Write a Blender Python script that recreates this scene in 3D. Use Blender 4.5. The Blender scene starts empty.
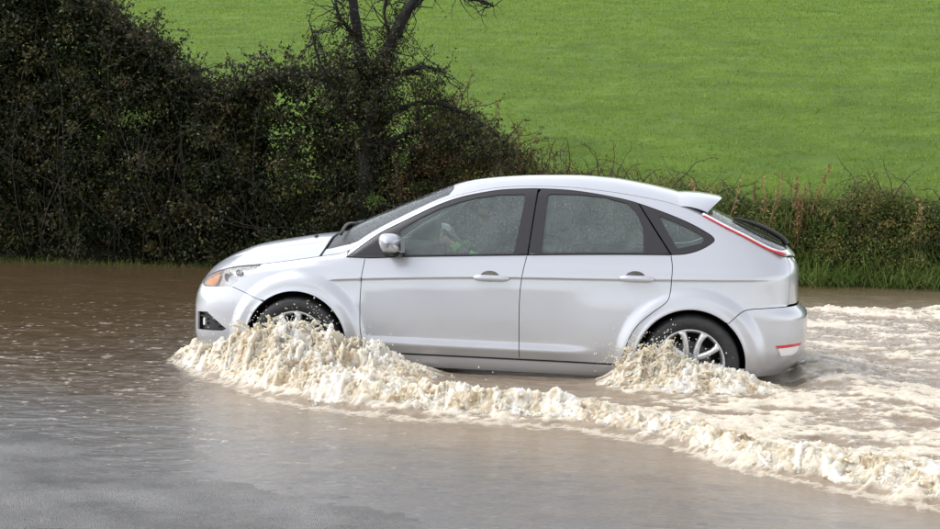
import bpy, bmesh, math, random
import numpy as np
from mathutils import Vector, Matrix
from mathutils.geometry import delaunay_2d_cdt
R = math.radians
rng = np.random.default_rng(7)
random.seed(7)
S = bpy.context.scene
COL = S.collection
PI = math.pi

# ------------------------------------------------------------------ camera, sky, sun, exposure
def look_camera(loc, yaw, pitch, roll, lens):
    cd = bpy.data.cameras.new('camera'); cd.lens = lens; cd.sensor_width = 36; cd.clip_end = 3000
    co = bpy.data.objects.new('camera', cd); COL.objects.link(co)
    r = Vector((math.cos(yaw), math.sin(yaw), 0)); f0 = Vector((-math.sin(yaw), math.cos(yaw), 0))
    fw = f0*math.cos(pitch) - Vector((0, 0, 1))*math.sin(pitch)
    up = f0*math.sin(pitch) + Vector((0, 0, 1))*math.cos(pitch)
    r2 = r*math.cos(roll) + up*math.sin(roll); u2 = up*math.cos(roll) - r*math.sin(roll)
    co.matrix_world = Matrix(((r2.x, u2.x, -fw.x, loc[0]), (r2.y, u2.y, -fw.y, loc[1]), (r2.z, u2.z, -fw.z, loc[2]), (0, 0, 0, 1)))
    S.camera = co
look_camera((2.631, -9.9, 1.532), R(9), R(3.975), R(1.0), 53.32)

SUN_EL, SUN_AZ = R(50), R(265)          # azimuth measured from +Y towards +X: veiled sun, high on the left
w = bpy.data.worlds.new('World'); S.world = w; w.use_nodes = True
nt = w.node_tree; bg = nt.nodes['Background']
sky = nt.nodes.new('ShaderNodeTexSky'); sky.sky_type = 'NISHITA'; sky.sun_disc = False
sky.sun_elevation = SUN_EL; sky.sun_rotation = SUN_AZ; sky.dust_density = 0.6; sky.air_density = 1.0; sky.ozone_density = 1.0
hs = nt.nodes.new('ShaderNodeHueSaturation'); hs.inputs['Saturation'].default_value = 0.24
nt.links.new(sky.outputs[0], hs.inputs['Color']); nt.links.new(hs.outputs[0], bg.inputs[0]); bg.inputs[1].default_value = 0.13
sl = bpy.data.lights.new('sun', 'SUN'); sl.energy = 1.1; sl.angle = R(40); sl.color = (1, .98, .96)
so = bpy.data.objects.new('sun', sl); COL.objects.link(so)
sd = Vector((math.sin(SUN_AZ)*math.cos(SUN_EL), math.cos(SUN_AZ)*math.cos(SUN_EL), math.sin(SUN_EL)))
so.rotation_euler = sd.to_track_quat('Z', 'Y').to_euler(); so.location = sd*60
vs = S.view_settings; vs.view_transform = 'Standard'; vs.look = 'None'; vs.exposure = 1.36; vs.gamma = 1; vs.use_curve_mapping = False
S.render.engine = 'CYCLES'
S.cycles.use_denoising = True; S.cycles.max_bounces = 8; S.cycles.transparent_max_bounces = 12
S.cycles.caustics_reflective = False; S.cycles.caustics_refractive = False

# ------------------------------------------------------------------ helpers
def tag(o, label=None, cat=None, group=None, kind=None):
    if label: o['label'] = label
    if cat: o['category'] = cat
    if group: o['group'] = group
    if kind: o['kind'] = kind
    return o
def empty(name, loc=(0, 0, 0)):
    o = bpy.data.objects.new(name, None); COL.objects.link(o); o.location = loc; o.empty_display_size = .2; return o
def link(name, me, mat=None, parent=None):
    if mat: me.materials.append(mat)
    o = bpy.data.objects.new(name, me); COL.objects.link(o)
    if parent: o.parent = parent
    return o
def fast_mesh(name, V, F, smooth=True, attrs=None):
    """V (n,3), F (m,3) or (m,4) arrays"""
    V = np.ascontiguousarray(V, np.float32); F = np.ascontiguousarray(F, np.int32)
    me = bpy.data.meshes.new(name); k = F.shape[1]
    me.vertices.add(len(V)); me.vertices.foreach_set('co', V.ravel())
    me.loops.add(F.size); me.loops.foreach_set('vertex_index', F.ravel())
    me.polygons.add(len(F)); me.polygons.foreach_set('loop_start', np.arange(0, F.size, k, dtype=np.int32))
    me.polygons.foreach_set('use_smooth', np.full(len(F), smooth))
    for nm, a in (attrs or {}).items():
        if a.ndim == 1:
            at = me.attributes.new(nm, 'FLOAT', 'POINT'); at.data.foreach_set('value', np.ascontiguousarray(a, np.float32))
        else:
            at = me.attributes.new(nm, 'FLOAT_COLOR', 'POINT'); c = np.ones((len(a), 4), np.float32); c[:, :3] = a; at.data.foreach_set('color', c.ravel())
    me.update(calc_edges=True); me.validate()
    return me
def grid_faces(nu, nv):
    i = np.arange(nu*nv).reshape(nu, nv)
    return np.stack([i[:-1, :-1].ravel(), i[1:, :-1].ravel(), i[1:, 1:].ravel(), i[:-1, 1:].ravel()], 1)
def sm(x): x = np.clip(x, 0, 1); return x*x*(3-2*x)
_perm = rng.integers(0, 1 << 30, 4096)
def _h(ix, iy, iz, seed):
    n = (ix*374761393 + iy*668265263 + iz*2147483647 + seed*974711) & 0x7fffffff
    n = ((n ^ (n >> 13))*1274126177) & 0x7fffffff
    n = ((n ^ (n >> 16))*668265263) & 0x7fffffff
    return ((n ^ (n >> 15)) & 0xffff)/32767.5 - 1.0
def noise2(x, y, seed=0):
    ix = np.floor(x).astype(np.int64); iy = np.floor(y).astype(np.int64); fx = x-ix; fy = y-iy
    u = fx*fx*fx*(fx*(fx*6-15)+10); v = fy*fy*fy*(fy*(fy*6-15)+10); z = 0
    a, b, c, d = _h(ix, iy, z, seed), _h(ix+1, iy, z, seed), _h(ix, iy+1, z, seed), _h(ix+1, iy+1, z, seed)
    return (a+(b-a)*u)*(1-v)+(c+(d-c)*u)*v
def noise3(x, y, z, seed=0):
    iz = np.floor(z).astype(np.int64); fz = z-iz; w_ = fz*fz*(3-2*fz)
    ix = np.floor(x).astype(np.int64); iy = np.floor(y).astype(np.int64); fx = x-ix; fy = y-iy
    u = fx*fx*(3-2*fx); v = fy*fy*(3-2*fy); o = 0
    for k, wt in ((0, 1-w_), (1, w_)):
        a, b, c, d = _h(ix, iy, iz+k, seed), _h(ix+1, iy, iz+k, seed), _h(ix, iy+1, iz+k, seed), _h(ix+1, iy+1, iz+k, seed)
        o = o + wt*((a+(b-a)*u)*(1-v)+(c+(d-c)*u)*v)
    return o
def fbm2(x, y, oct=4, seed=0, lac=2.03, gain=.5, ridged=False):
    o = 0; a = 1; t = 0; c, s_ = math.cos(.6), math.sin(.6)
    for k in range(oct):
        n = noise2(x, y, seed+k*17)
        o = o + a*((1-2*np.abs(n)) if ridged else n); t += a; a *= gain
        x, y = (x*c-y*s_)*lac+3.1, (x*s_+y*c)*lac+1.7
    return o/t

# ------------------------------------------------------------------ materials
def mat(name):
    m = bpy.data.materials.new(name); m.use_nodes = True
    return m, m.node_tree, m.node_tree.nodes['Principled BSDF']
def pset(b, **k):
    for n, v in k.items(): b.inputs[n.replace('_', ' ')].default_value = v
def simple(name, col, rough=.5, metal=0., noise=0., scale=30., bump=0., bscale=200., coat=0., spec=.5):
    m, t, b = mat(name); pset(b, Roughness=rough, Metallic=metal); b.inputs['Specular IOR Level'].default_value = spec
    b.inputs['Coat Weight'].default_value = coat; b.inputs['Coat Roughness'].default_value = .06
    b.inputs['Base Color'].default_value = (*col, 1)
    if noise or bump:
        tc = t.nodes.new('ShaderNodeTexCoord')
    if noise:
        n = t.nodes.new('ShaderNodeTexNoise'); n.inputs['Scale'].default_value = scale; n.inputs['Detail'].default_value = 5
        t.links.new(tc.outputs['Object'], n.inputs['Vector'])
        r = t.nodes.new('ShaderNodeMapRange'); r.inputs['From Min'].default_value = .3; r.inputs['From Max'].default_value = .7
        r.inputs['To Min'].default_value = 1-noise; r.inputs['To Max'].default_value = 1+noise
        t.links.new(n.outputs['Fac'], r.inputs['Value'])
        mx = t.nodes.new('ShaderNodeVectorMath'); mx.operation = 'SCALE'; mx.inputs[0].default_value = col
        t.links.new(r.outputs[0], mx.inputs['Scale']); t.links.new(mx.outputs[0], b.inputs['Base Color'])
    if bump:
        n2 = t.nodes.new('ShaderNodeTexNoise'); n2.inputs['Scale'].default_value = bscale; n2.inputs['Detail'].default_value = 3
        t.links.new(tc.outputs['Object'], n2.inputs['Vector'])
        bp = t.nodes.new('ShaderNodeBump'); bp.inputs['Strength'].default_value = bump; bp.inputs['Distance'].default_value = .01
        t.links.new(n2.outputs['Fac'], bp.inputs['Height']); t.links.new(bp.outputs[0], b.inputs['Normal'])
    return m
def droplets(t, scale, size, tc='Object'):
    """rain beads: a height field of small round bumps"""
    c = t.nodes.new('ShaderNodeTexCoord'); v = t.nodes.new('ShaderNodeTexVoronoi'); v.inputs['Scale'].default_value = scale
    t.links.new(c.outputs[tc], v.inputs['Vector'])
    r = t.nodes.new('ShaderNodeMapRange'); r.inputs['From Min'].default_value = 0; r.inputs['From Max'].default_value = size
    r.inputs['To Min'].default_value = 1; r.inputs['To Max'].default_value = 0; r.interpolation_type = 'SMOOTHSTEP'
    t.links.new(v.outputs['Distance'], r.inputs['Value'])
    return r.outputs[0]
def m_paint():
    m, t, b = mat('silver_paint'); pset(b, Base_Color=(.505, .515, .55, 1), Metallic=.38, Roughness=.30)
    b.inputs['Coat Weight'].default_value = .9; b.inputs['Coat Roughness'].default_value = .07
    d = droplets(t, 95, .30)
    bp = t.nodes.new('ShaderNodeBump'); bp.inputs['Strength'].default_value = .25; bp.inputs['Distance'].default_value = .002
    t.links.new(d, bp.inputs['Height']); t.links.new(bp.outputs[0], b.inputs['Normal']); t.links.new(bp.outputs[0], b.inputs['Coat Normal'])
    # road film thrown up over the lower body
    c = t.nodes.new('ShaderNodeTexCoord'); sx = t.nodes.new('ShaderNodeSeparateXYZ'); t.links.new(c.outputs['Object'], sx.inputs[0])
    n = t.nodes.new('ShaderNodeTexNoise'); n.inputs['Scale'].default_value = 5; n.inputs['Detail'].default_value = 6; t.links.new(c.outputs['Object'], n.inputs['Vector'])
    ma = t.nodes.new('ShaderNodeMath'); ma.operation = 'MULTIPLY_ADD'; ma.inputs[1].default_value = -.25
    t.links.new(n.outputs['Fac'], ma.inputs[0]); t.links.new(sx.outputs['Z'], ma.inputs[2])
    r = t.nodes.new('ShaderNodeMapRange'); r.inputs['From Min'].default_value = .12; r.inputs['From Max'].default_value = .42; r.inputs['To Min'].default_value = .30; r.inputs['To Max'].default_value = 0.0
    t.links.new(ma.outputs[0], r.inputs['Value'])
    mx = t.nodes.new('ShaderNodeMix'); mx.data_type = 'RGBA'; t.links.new(r.outputs[0], mx.inputs['Factor'])
    mx.inputs['A'].default_value = (.505, .515, .55, 1); mx.inputs['B'].default_value = (.26, .225, .18, 1)
    t.links.new(mx.outputs['Result'], b.inputs['Base Color'])
    return m
def m_glass(name, tint, mist, mistcol):
    m, t, b = mat(name); t.nodes.remove(b); out = t.nodes['Material Output']
    tr = t.nodes.new('ShaderNodeBsdfTransparent'); tr.inputs[0].default_value = (*tint, 1)
    df = t.nodes.new('ShaderNodeBsdfDiffuse'); df.inputs[0].default_value = (*mistcol, 1)
    gl = t.nodes.new('ShaderNodeBsdfGlossy'); gl.inputs['Roughness'].default_value = .06
    d = droplets(t, 120, .42); d2 = droplets(t, 48, .26)
    ad = t.nodes.new('ShaderNodeMath'); ad.operation = 'MAXIMUM'; t.links.new(d, ad.inputs[0]); t.links.new(d2, ad.inputs[1])
    bp = t.nodes.new('ShaderNodeBump'); bp.inputs['Strength'].default_value = .8; bp.inputs['Distance'].default_value = .004; t.links.new(ad.outputs[0], bp.inputs['Height'])
    t.links.new(bp.outputs[0], gl.inputs['Normal'])
    c = t.nodes.new('ShaderNodeTexCoord'); n = t.nodes.new('ShaderNodeTexNoise'); n.inputs['Scale'].default_value = 7; n.inputs['Detail'].default_value = 8; n.inputs['Roughness'].default_value = .7
    t.links.new(c.outputs['Object'], n.inputs['Vector'])
    r = t.nodes.new('ShaderNodeMapRange'); r.inputs['From Min'].default_value = .3; r.inputs['From Max'].default_value = .7; r.inputs['To Min'].default_value = mist*.7; r.inputs['To Max'].default_value = mist*1.3
    t.links.new(n.outputs['Fac'], r.inputs['Value'])
    sp = t.nodes.new('ShaderNodeMath'); sp.operation = 'MULTIPLY_ADD'; sp.inputs[1].default_value = .15; t.links.new(ad.outputs[0], sp.inputs[0]); t.links.new(r.outputs[0], sp.inputs[2])
    m1 = t.nodes.new('ShaderNodeMixShader'); t.links.new(sp.outputs[0], m1.inputs[0]); t.links.new(tr.outputs[0], m1.inputs[1]); t.links.new(df.outputs[0], m1.inputs[2])
    fr = t.nodes.new('ShaderNodeFresnel'); fr.inputs['IOR'].default_value = 1.55; t.links.new(bp.outputs[0], fr.inputs['Normal'])
    m2 = t.nodes.new('ShaderNodeMixShader'); t.links.new(fr.outputs[0], m2.inputs[0]); t.links.new(m1.outputs[0], m2.inputs[1]); t.links.new(gl.outputs[0], m2.inputs[2])
    t.links.new(m2.outputs[0], out.inputs[0]); return m
def m_leaf(name, c0, c1, c2, rough=.42, trans=.25, brown=False):
    """leaf colour runs c0 -> c1 -> c2 over the random value stored for each leaf"""
    m, t, b = mat(name); a = t.nodes.new('ShaderNodeAttribute'); a.attribute_name = 'tint'
    cr = t.nodes.new('ShaderNodeValToRGB'); e = cr.color_ramp.elements; e[0].color = (*c0, 1); e[1].color = (*c2, 1); x = e.new(.5); x.color = (*c1, 1); 
    if brown: x = e.new(.80); x.color = (c2[0]*.75, c2[1]*.55, c2[2]*.6, 1)
    t.links.new(a.outputs['Fac'], cr.inputs[0]); t.links.new(cr.outputs[0], b.inputs['Base Color']); pset(b, Roughness=rough); b.inputs['Specular IOR Level'].default_value = .28
    tl = t.nodes.new('ShaderNodeBsdfTranslucent'); t.links.new(cr.outputs[0], tl.inputs[0])
    mx = t.nodes.new('ShaderNodeMixShader'); mx.inputs[0].default_value = trans
    t.links.new(b.outputs[0], mx.inputs[1]); t.links.new(tl.outputs[0], mx.inputs[2]); t.links.new(mx.outputs[0], t.nodes['Material Output'].inputs[0])
    return m

M = dict(
 paint=m_paint(),
 black=simple('black_plastic', (.018, .018, .019), .42, noise=.3, scale=20),
 gloss=simple('black_gloss_trim', (.028, .026, .029), .34, spec=.4),
 dark=simple('dark_cavity', (.008, .008, .008), .9),
 trim=simple('interior_trim', (.05, .052, .055), .8, noise=.2, scale=12),
 fabric=simple('seat_fabric', (.06, .065, .075), .95, noise=.3, scale=60, bump=.3),
 tyre=simple('tyre_rubber', (.018, .018, .018), .55, noise=.35, scale=25, bump=.4, bscale=90),
 alloy=simple('wheel_alloy', (.62, .62, .63), .32, metal=.5, noise=.12, scale=12),
 disc=simple('brake_metal', (.12, .11, .10), .5, metal=.8, noise=.4, scale=15),
 chrome=simple('lamp_reflector', (.85, .85, .86), .28, metal=.8),
 amber=simple('amber_lens', (1.0, .30, .0), .25, coat=.3),
 red=simple('red_lens', (.55, .012, .018), .2, coat=.8),
 white=simple('pale_lens', (.75, .75, .75), .2, coat=.8),
 pane=m_glass('misted_glass', (.62, .70, .67), .20, (.32, .38, .365)),
 screen=m_glass('screen_glass', (.40, .48, .46), .08, (.22, .26, .25)),
 lens=m_glass('lamp_lens', (.97, .97, .97), .06, (.85, .85, .85)),
)


# ================================================================== THE CAR
# car frame: x back from the front axle, y half width, z up from the road
def catmull(P, n=24, sym=True):
    P = np.asarray(P, float); Q = np.vstack([2*P[0]-P[1], P, 2*P[-1]-P[-2]])
    if sym: Q[0] = (P[1][0], -P[1][1]); Q[-1] = (P[-2][0], -P[-2][1])
    out = []
    for i in range(1, len(Q)-2):
        p0, p1, p2, p3 = Q[i-1:i+3]; t0 = 0; t1 = np.linalg.norm(p1-p0)**.5; t2 = t1+np.linalg.norm(p2-p1)**.5; t3 = t2+np.linalg.norm(p3-p2)**.5
        for t in np.linspace(t1, t2, n, endpoint=False):
            A1 = (t1-t)/(t1-t0)*p0+(t-t0)/(t1-t0)*p1; A2 = (t2-t)/(t2-t1)*p1+(t-t1)/(t2-t1)*p2; A3 = (t3-t)/(t3-t2)*p2+(t-t2)/(t3-t2)*p3
            B1 = (t2-t)/(t2-t0)*A1+(t-t0)/(t2-t0)*A2; B2 = (t3-t)/(t3-t1)*A2+(t-t1)/(t3-t1)*A3
            out.append((t2-t)/(t2-t1)*B1+(t-t1)/(t2-t1)*B2)
    out.append(P[-1]); return np.array(out)
def curve1(tab, n=400):
    """smooth 1-D function through a table (monotone cubic)"""
    t = np.asarray(tab, float); x, y = t[:, 0], t[:, 1]; d = np.diff(y)/np.diff(x); m = np.empty(len(x)); m[0], m[-1] = d[0], d[-1]
    for i in range(1, len(x)-1):
        m[i] = 0 if d[i-1]*d[i] <= 0 else 2*d[i-1]*d[i]/(d[i-1]+d[i])
    def f(q):
        q = np.clip(np.asarray(q, float), x[0], x[-1]); k = np.clip(np.searchsorted(x, q)-1, 0, len(x)-2); h = x[k+1]-x[k]; u = (q-x[k])/h
        return (2*u**3-3*u**2+1)*y[k]+(u**3-2*u**2+u)*h*m[k]+(-2*u**3+3*u**2)*y[k+1]+(u**3-u**2)*h*m[k+1]
    return f
PLAN = catmull([(-.885, 0), (-.878, .25), (-.845, .45), (-.775, .61), (-.66, .725), (-.5, .80), (-.3, .85), (0, .882), (.5, .893), (1.3, .895), (2.1, .893), (2.64, .885), (2.95, .862), (3.14, .82), (3.28, .735), (3.365, .60), (3.408, .4), (3.43, 0)])
PS = np.concatenate([[0], np.cumsum(np.linalg.norm(np.diff(PLAN, axis=0), axis=1))]); SMAX = PS[-1]
f_fx = curve1([(.1, .12), (.16, .08), (.25, .02), (.33, 0), (.5, .0), (.57, .008), (.64, .03), (.70, .065), (.76, .115), (.82, .19), (.9, .33), (1.0, .5)])
f_rx = curve1([(.1, -.32), (.2, -.20), (.25, -.13), (.30, -.06), (.36, -.015), (.41, 0), (.6, 0), (.628, -.008), (.645, -.03), (.685, -.066), (.70, -.074), (.9, -.078), (.95, -.092), (1.0, -.14), (1.1, -.25), (1.5, -.7)])
UP = [(.93, -.043), (.96, -.055), (1.0, -.072), (1.1, -.118), (1.2, -.166), (1.3, -.217), (1.4, -.272), (1.45, -.305), (1.5, -.345)]
CR = [(.72, -.012), (.775, -.0165), (.792, -.018), (.797, -.0175), (.804, -.0085), (.81, -.009), (.86, -.02)]
f_pm = curve1([(.1, -.16), (.16, -.09), (.20, -.05), (.24, -.036), (.278, -.030), (.284, -.027), (.335, -.004), (.345, 0.), (.352, .0), (.358, -.001), (.390, -.0145), (.40, -.016), (.6, -.011)]+CR+UP)
f_pe = curve1([(.1, -.12), (.16, -.07), (.22, -.035), (.3, -.012), (.4, 0.), (.5, .001), (.6, -.001)]+CR+UP)
f_pn = curve1([(.1, -.12), (.16, -.07), (.22, -.035), (.3, -.012), (.4, 0.), (.5, .001), (.6, -.001), (.72, -.008), (.8, -.0125), (.86, -.02)]+UP)
f_cz = curve1([(-.9, -.08), (.2, -.052), (.316, -.042), (.725, -.016), (1.21, .008), (1.49, .018), (2.165, .033), (2.41, .04), (3.1, .059), (3.5, .07)])
ETAB = np.array([(-.83, .0, .70), (-.815, .2, .70), (-.79, .36, .70), (-.76, .50, .706), (-.72, .575, .72), (-.66, .63, .748), (-.587, .668, .776), (-.447, .735, .812), (-.255, .785, .838), (-.066, .800, .868), (.157, .805, .908), (.30, .80, .935), (.37, .79, .965), (.45, .775, 1.022), (.549, .755, 1.088), (.69, .72, 1.168), (.818, .692, 1.236), (.947, .662, 1.30), (1.078, .635, 1.348), (1.21, .615, 1.381), (1.343, .60, 1.405), (1.517, .590, 1.419), (1.6, .588, 1.422), (1.8, .588, 1.42), (1.947, .592, 1.410), (2.094, .60, 1.396), (2.3, .615, 1.368), (2.45, .63, 1.342), (2.56, .65, 1.312), (2.686, .672, 1.262), (2.83, .693, 1.192), (2.96, .697, 1.132), (3.143, .665, 1.045), (3.24, .60, 1.018), (3.30, .42, 1.005), (3.335, .0, .998)])
f_ey, f_ez = curve1(ETAB[:, [0, 1]]), curve1(ETAB[:, [0, 2]])
f_zc = curve1([(-.835, .70), (-.82, .745), (-.785, .785), (-.70, .838), (-.60, .885), (-.46, .932), (-.261, .972), (-.05, 1.01), (.10, 1.032), (.16, 1.052), (.219, 1.09), (.322, 1.148), (.528, 1.238), (.747, 1.332), (.907, 1.396), (.965, 1.415), (1.11, 1.450), (1.326, 1.478), (1.541, 1.493), (1.826, 1.50), (2.053, 1.489), (2.251, 1.462), (2.462, 1.422), (2.56, 1.395), (2.65, 1.355), (2.772, 1.296), (2.912, 1.23), (3.094, 1.146), (3.275, 1.055), (3.335, 1.0)])
f_pp = curve1([(-.83, 2.2), (.1, 2.3), (.4, 2.6), (.9, 3.0), (1.3, 3.8), (2.3, 3.8), (2.7, 2.8), (3.34, 2.2)])
WF, WR_, RF, RR = (.02, .315), (2.645, .312), .356, .349
def surf(s, z):
    s = np.asarray(s, float); z = np.asarray(z, float)
    bx = np.interp(s, PS, PLAN[:, 0]); by = np.interp(s, PS, PLAN[:, 1])
    a = np.clip((.25-bx)/1.13, 0, 1)**1.4; b = np.clip((bx-2.7)/.76, 0, 1)**1.2
    x = bx+f_fx(z)*a+f_rx(z)*b
    zz = z-f_cz(bx)*sm((z-.55)/.15)*(1-sm((z-.86)/.08))
    wm = sm((bx-.42)/.10)*(1-sm((bx-1.75)/.35)); wn = np.maximum(1-sm((bx-.2)/.12), sm((bx-2.95)/.25))
    p = f_pm(zz)*wm+(1-wm)*(f_pe(zz)*(1-wn)+f_pn(zz)*wn)
    y = by*(1+p/.893)
    for (xc, zc) in (WF, WR_):
        r = np.hypot(x-xc, z-zc); y = y+.030*(1-sm((r-.42)/.08))*np.clip(by/.8, 0, 1)**3
        y = y+.006*np.exp(-((r-.36)/.012)**2)*np.clip(by/.8, 0, 1)**3
    # the side turns over into the bonnet and the roof
    ez = f_ez(x); ye = f_ey(x); q = np.clip((ez-z)/.075, 0, 1); ro = 1-np.sqrt(np.clip(1-(1-q)**2, 0, 1)); on = sm((x+.62)/.25)
    y = y*(1-ro*on)+np.minimum(y, ye)*ro*on
    return np.stack([x, y, z], -1)
def top(x, y):
    x = np.asarray(x, float); y = np.asarray(y, float); ye = np.maximum(f_ey(x), 1e-3)
    q = np.clip(np.abs(y)/ye, 0, 1.05)
    z = f_ez(x)+(f_zc(x)-f_ez(x))*(1-q**f_pp(x))
    # bonnet power bulge
    z = z+.008*sm((.66-np.abs(y)/np.maximum(ye, .3))/.06)*sm((x+.75)/.3)*(1-sm((x-.1)/.12))
    return np.stack([x, y, z], -1)
_gs = np.linspace(0, SMAX, 900); _gz = np.linspace(.1, 1.5, 281)
_GX = np.maximum.accumulate(surf(_gs[:, None]*np.ones((1, 281)), _gz[None, :]*np.ones((900, 1)))[..., 0], axis=0)
def s_of(x, z):
    k = np.clip((np.atleast_1d(z)-.1)/.005, 0, 279.999); o = []
    for xi, ki in zip(np.atleast_1d(x), k):
        j = int(ki); f = ki-j; o.append(np.interp(xi, _GX[:, j]*(1-f)+_GX[:, j+1]*f, _gs))
    return np.array(o)
def dens(P, d=.02, closed=False):
    P = [np.array(p, float) for p in P]; out = []
    Q = P+[P[0]] if closed else P
    for a, b in zip(Q[:-1], Q[1:]):
        n = max(1, int(np.ceil(np.linalg.norm(b-a)/d)))
        out += [a+(b-a)*i/n for i in range(n)]
    if not closed: out.append(P[-1])
    return np.array(out)
def smooth_line(P, d=.02):
    return dens(catmull(P, 10, sym=False), d) if len(P) > 2 else dens(P, d)
def side(P, d=.02):
    """side-view outline (x,z) -> (s,z)"""
    P = np.asarray(P, float); return np.stack([s_of(P[:, 0], P[:, 1]), P[:, 1]], 1)
def inpoly(pts, poly):
    x, y = pts[:, 0], pts[:, 1]; c = np.zeros(len(pts), bool); a = poly; b = np.roll(poly, -1, 0)
    for (x0, y0), (x1, y1) in zip(a, b):
        if y0 == y1: continue
        h = ((y0 > y) != (y1 > y)) & (x < (x1-x0)*(y-y0)/(y1-y0)+x0); c ^= h
    return c
def offset_poly(P, d):
    """shrink a polygon by d"""
    P = np.asarray(P, float); A = .5*np.sum(P[:, 0]*np.roll(P[:, 1], -1)-np.roll(P[:, 0], -1)*P[:, 1]); sg = 1 if A > 0 else -1
    t = np.roll(P, -1, 0)-np.roll(P, 1, 0); t /= np.maximum(np.linalg.norm(t, axis=1, keepdims=True), 1e-9)
    return P+sg*d*np.stack([-t[:, 1], t[:, 0]], 1)
ZL = sorted(set(np.round(np.concatenate([np.arange(.12, 1.5, .028), np.array([.278, .284, .30, .32, .335, .345, .352, .358, .374, .390, .40])]), 4)))
def patch(outer, holes, fmap, grid, up, off=0., skirt=.012):
    """triangulate an outline with holes in parameter space and map it to the surface: verts, faces, normals"""
    rings = [np.asarray(outer)]+[np.asarray(h) for h in holes]
    V = []; Ed = []
    for r in rings:
        k = len(V); V += [tuple(p) for p in r]; Ed += [(k+i, k+(i+1) % len(r)) for i in range(len(r))]
    g = np.asarray(grid); ok = inpoly(g, rings[0])
    for h in rings[1:]: ok &= ~inpoly(g, h)
    g = g[ok]
    allr = np.concatenate([dens(list(r), .012, True) for r in rings])
    if len(g):
        d = np.min(np.hypot(g[:, None, 0]-allr[None, :, 0], g[:, None, 1]-allr[None, :, 1]), 1); g = g[d > .006]
    V += [tuple(p) for p in g]
    r = delaunay_2d_cdt([Vector(v) for v in V], Ed, [], 0, 1e-7)
    P = np.array([tuple(v) for v in r[0]]); F = np.array([f for f in r[2] if len(f) == 3])
    c = P[F].mean(1); ok = inpoly(c, rings[0])
    for h in rings[1:]: ok &= ~inpoly(c, h)
    F = F[ok]
    e = 1.5e-3
    X = fmap(P[:, 0], P[:, 1]); da = fmap(P[:, 0]+e, P[:, 1])-fmap(P[:, 0]-e, P[:, 1]); db = fmap(P[:, 0], P[:, 1]+e)-fmap(P[:, 0], P[:, 1]-e)
    N = np.cross(da, db)*up; N /= np.maximum(np.linalg.norm(N, axis=1, keepdims=True), 1e-12)
    X = X+N*off
    fn = np.cross(X[F[:, 1]]-X[F[:, 0]], X[F[:, 2]]-X[F[:, 0]]); fl = np.einsum('ij,ij->i', fn, N[F].sum(1)) < 0
    F[fl] = F[fl][:, ::-1]
    faces = [tuple(f) for f in F]
    if skirt:
        E = np.concatenate([F[:, [0, 1]], F[:, [1, 2]], F[:, [2, 0]]]); key = np.sort(E, 1); _, inv, cnt = np.unique(key, axis=0, return_inverse=True, return_counts=True)
        B = E[cnt[inv.ravel()] == 1]; n0 = len(X); XX = [X]; NN = [N]
        for (a, b) in B:
            t = X[b]-X[a]; nn = np.cross(t, N[a]); nn /= max(np.linalg.norm(nn), 1e-9); k = n0
            XX.append(np.array([X[a], X[b], X[b]-N[b]*skirt, X[a]-N[a]*skirt])); NN.append(np.tile(nn, (4, 1)))
            faces.append((k, k+3, k+2, k+1)); n0 += 4
        X = np.concatenate(XX); N = np.concatenate(NN)
    return X, faces, N
def side_fn(s, z): return surf(s, z)
def top_fn(x, y): return top(x, y)
CARROOT = empty('hatchback_car', (1.32, 0, 0)); CARROOT.rotation_euler.y = R(.6)
tag(CARROOT, 'silver five-door hatchback driving through brown flood water on the road', 'car')
def car_obj(name, me, m, parent=None):
    o = link(name, me, m, parent or CARROOT)
    if parent is None: o.location = (-1.32, 0, 0)
    return o
def mesh_n(name, X, faces, N, sy=1, m=None, parent=None):
    X = X.copy(); N = N.copy()
    if sy < 0: X[:, 1] *= -1; N[:, 1] *= -1; faces = [f[::-1] for f in faces]
    me = bpy.data.meshes.new(name); me.from_pydata(X.tolist(), [], faces); me.update()
    me.polygons.foreach_set('use_smooth', np.ones(len(faces), bool))
    me.normals_split_custom_set_from_vertices(N.tolist())
    return car_obj(name, me, m, parent)
def side_grid(P):
    lo, hi = P.min(0)-.01, P.max(0)+.01
    ss = np.arange(lo[0], hi[0], .03); zs = np.array([z for z in ZL if lo[1] < z < hi[1]])
    g = [np.stack(np.meshgrid(ss, zs), -1).reshape(-1, 2)]
    bx = np.interp(ss, PS, PLAN[:, 0])
    xs = np.array([surf(np.array([s]), np.array([.9]))[0][0] for s in ss]); ez = f_ez(xs)
    for q in (.002, .006, .012, .02, .03, .045, .06, .075): g.append(np.stack([ss+.011, ez-q], 1))
    for (xc, zc) in (WF, WR_):
        for r in (.366, .38, .40, .42, .435, .45, .465, .48, .50, .515):
            an = np.arange(R(-20), R(200), .055); px = xc+r*np.cos(an); pz = zc+r*np.sin(an)
            k = (pz > .14); g.append(np.stack([s_of(px[k], pz[k]), pz[k]], 1))
    g = np.concatenate(g); g = g[(g[:, 1] > .1)]
    # thin out near-duplicates
    key = np.round(g/.0065).astype(int); _, i = np.unique(key, axis=0, return_index=True); g = g[i]
    cz_ = .80+f_cz(np.interp(g[:, 0], PS, PLAN[:, 0])); g = g[np.abs(g[:, 1]-cz_) > .03]
    s2 = np.arange(lo[0], hi[0], .02); b2 = np.interp(s2, PS, PLAN[:, 0])
    rows_ = [np.stack([s2, dz+f_cz(b2)], 1) for dz in (.772, .785, .792, .797, .8005, .804, .810, .822)]
    return np.concatenate([g]+rows_)
def panel(name, outer, m, holes=(), off=0., gap=.0025, parent=None, skirt=.012, both=True, parents=None):
    P = offset_poly(outer, gap); H = [np.asarray(h) for h in holes]
    X, F, N = patch(P, H, side_fn, side_grid(P), -1, off, skirt); out = []
    for i, sy in enumerate((-1, 1) if both else (-1,)):
        out.append(mesh_n(name, X, F, N, sy, m, parents[i] if parents else parent))
    return out
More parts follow.
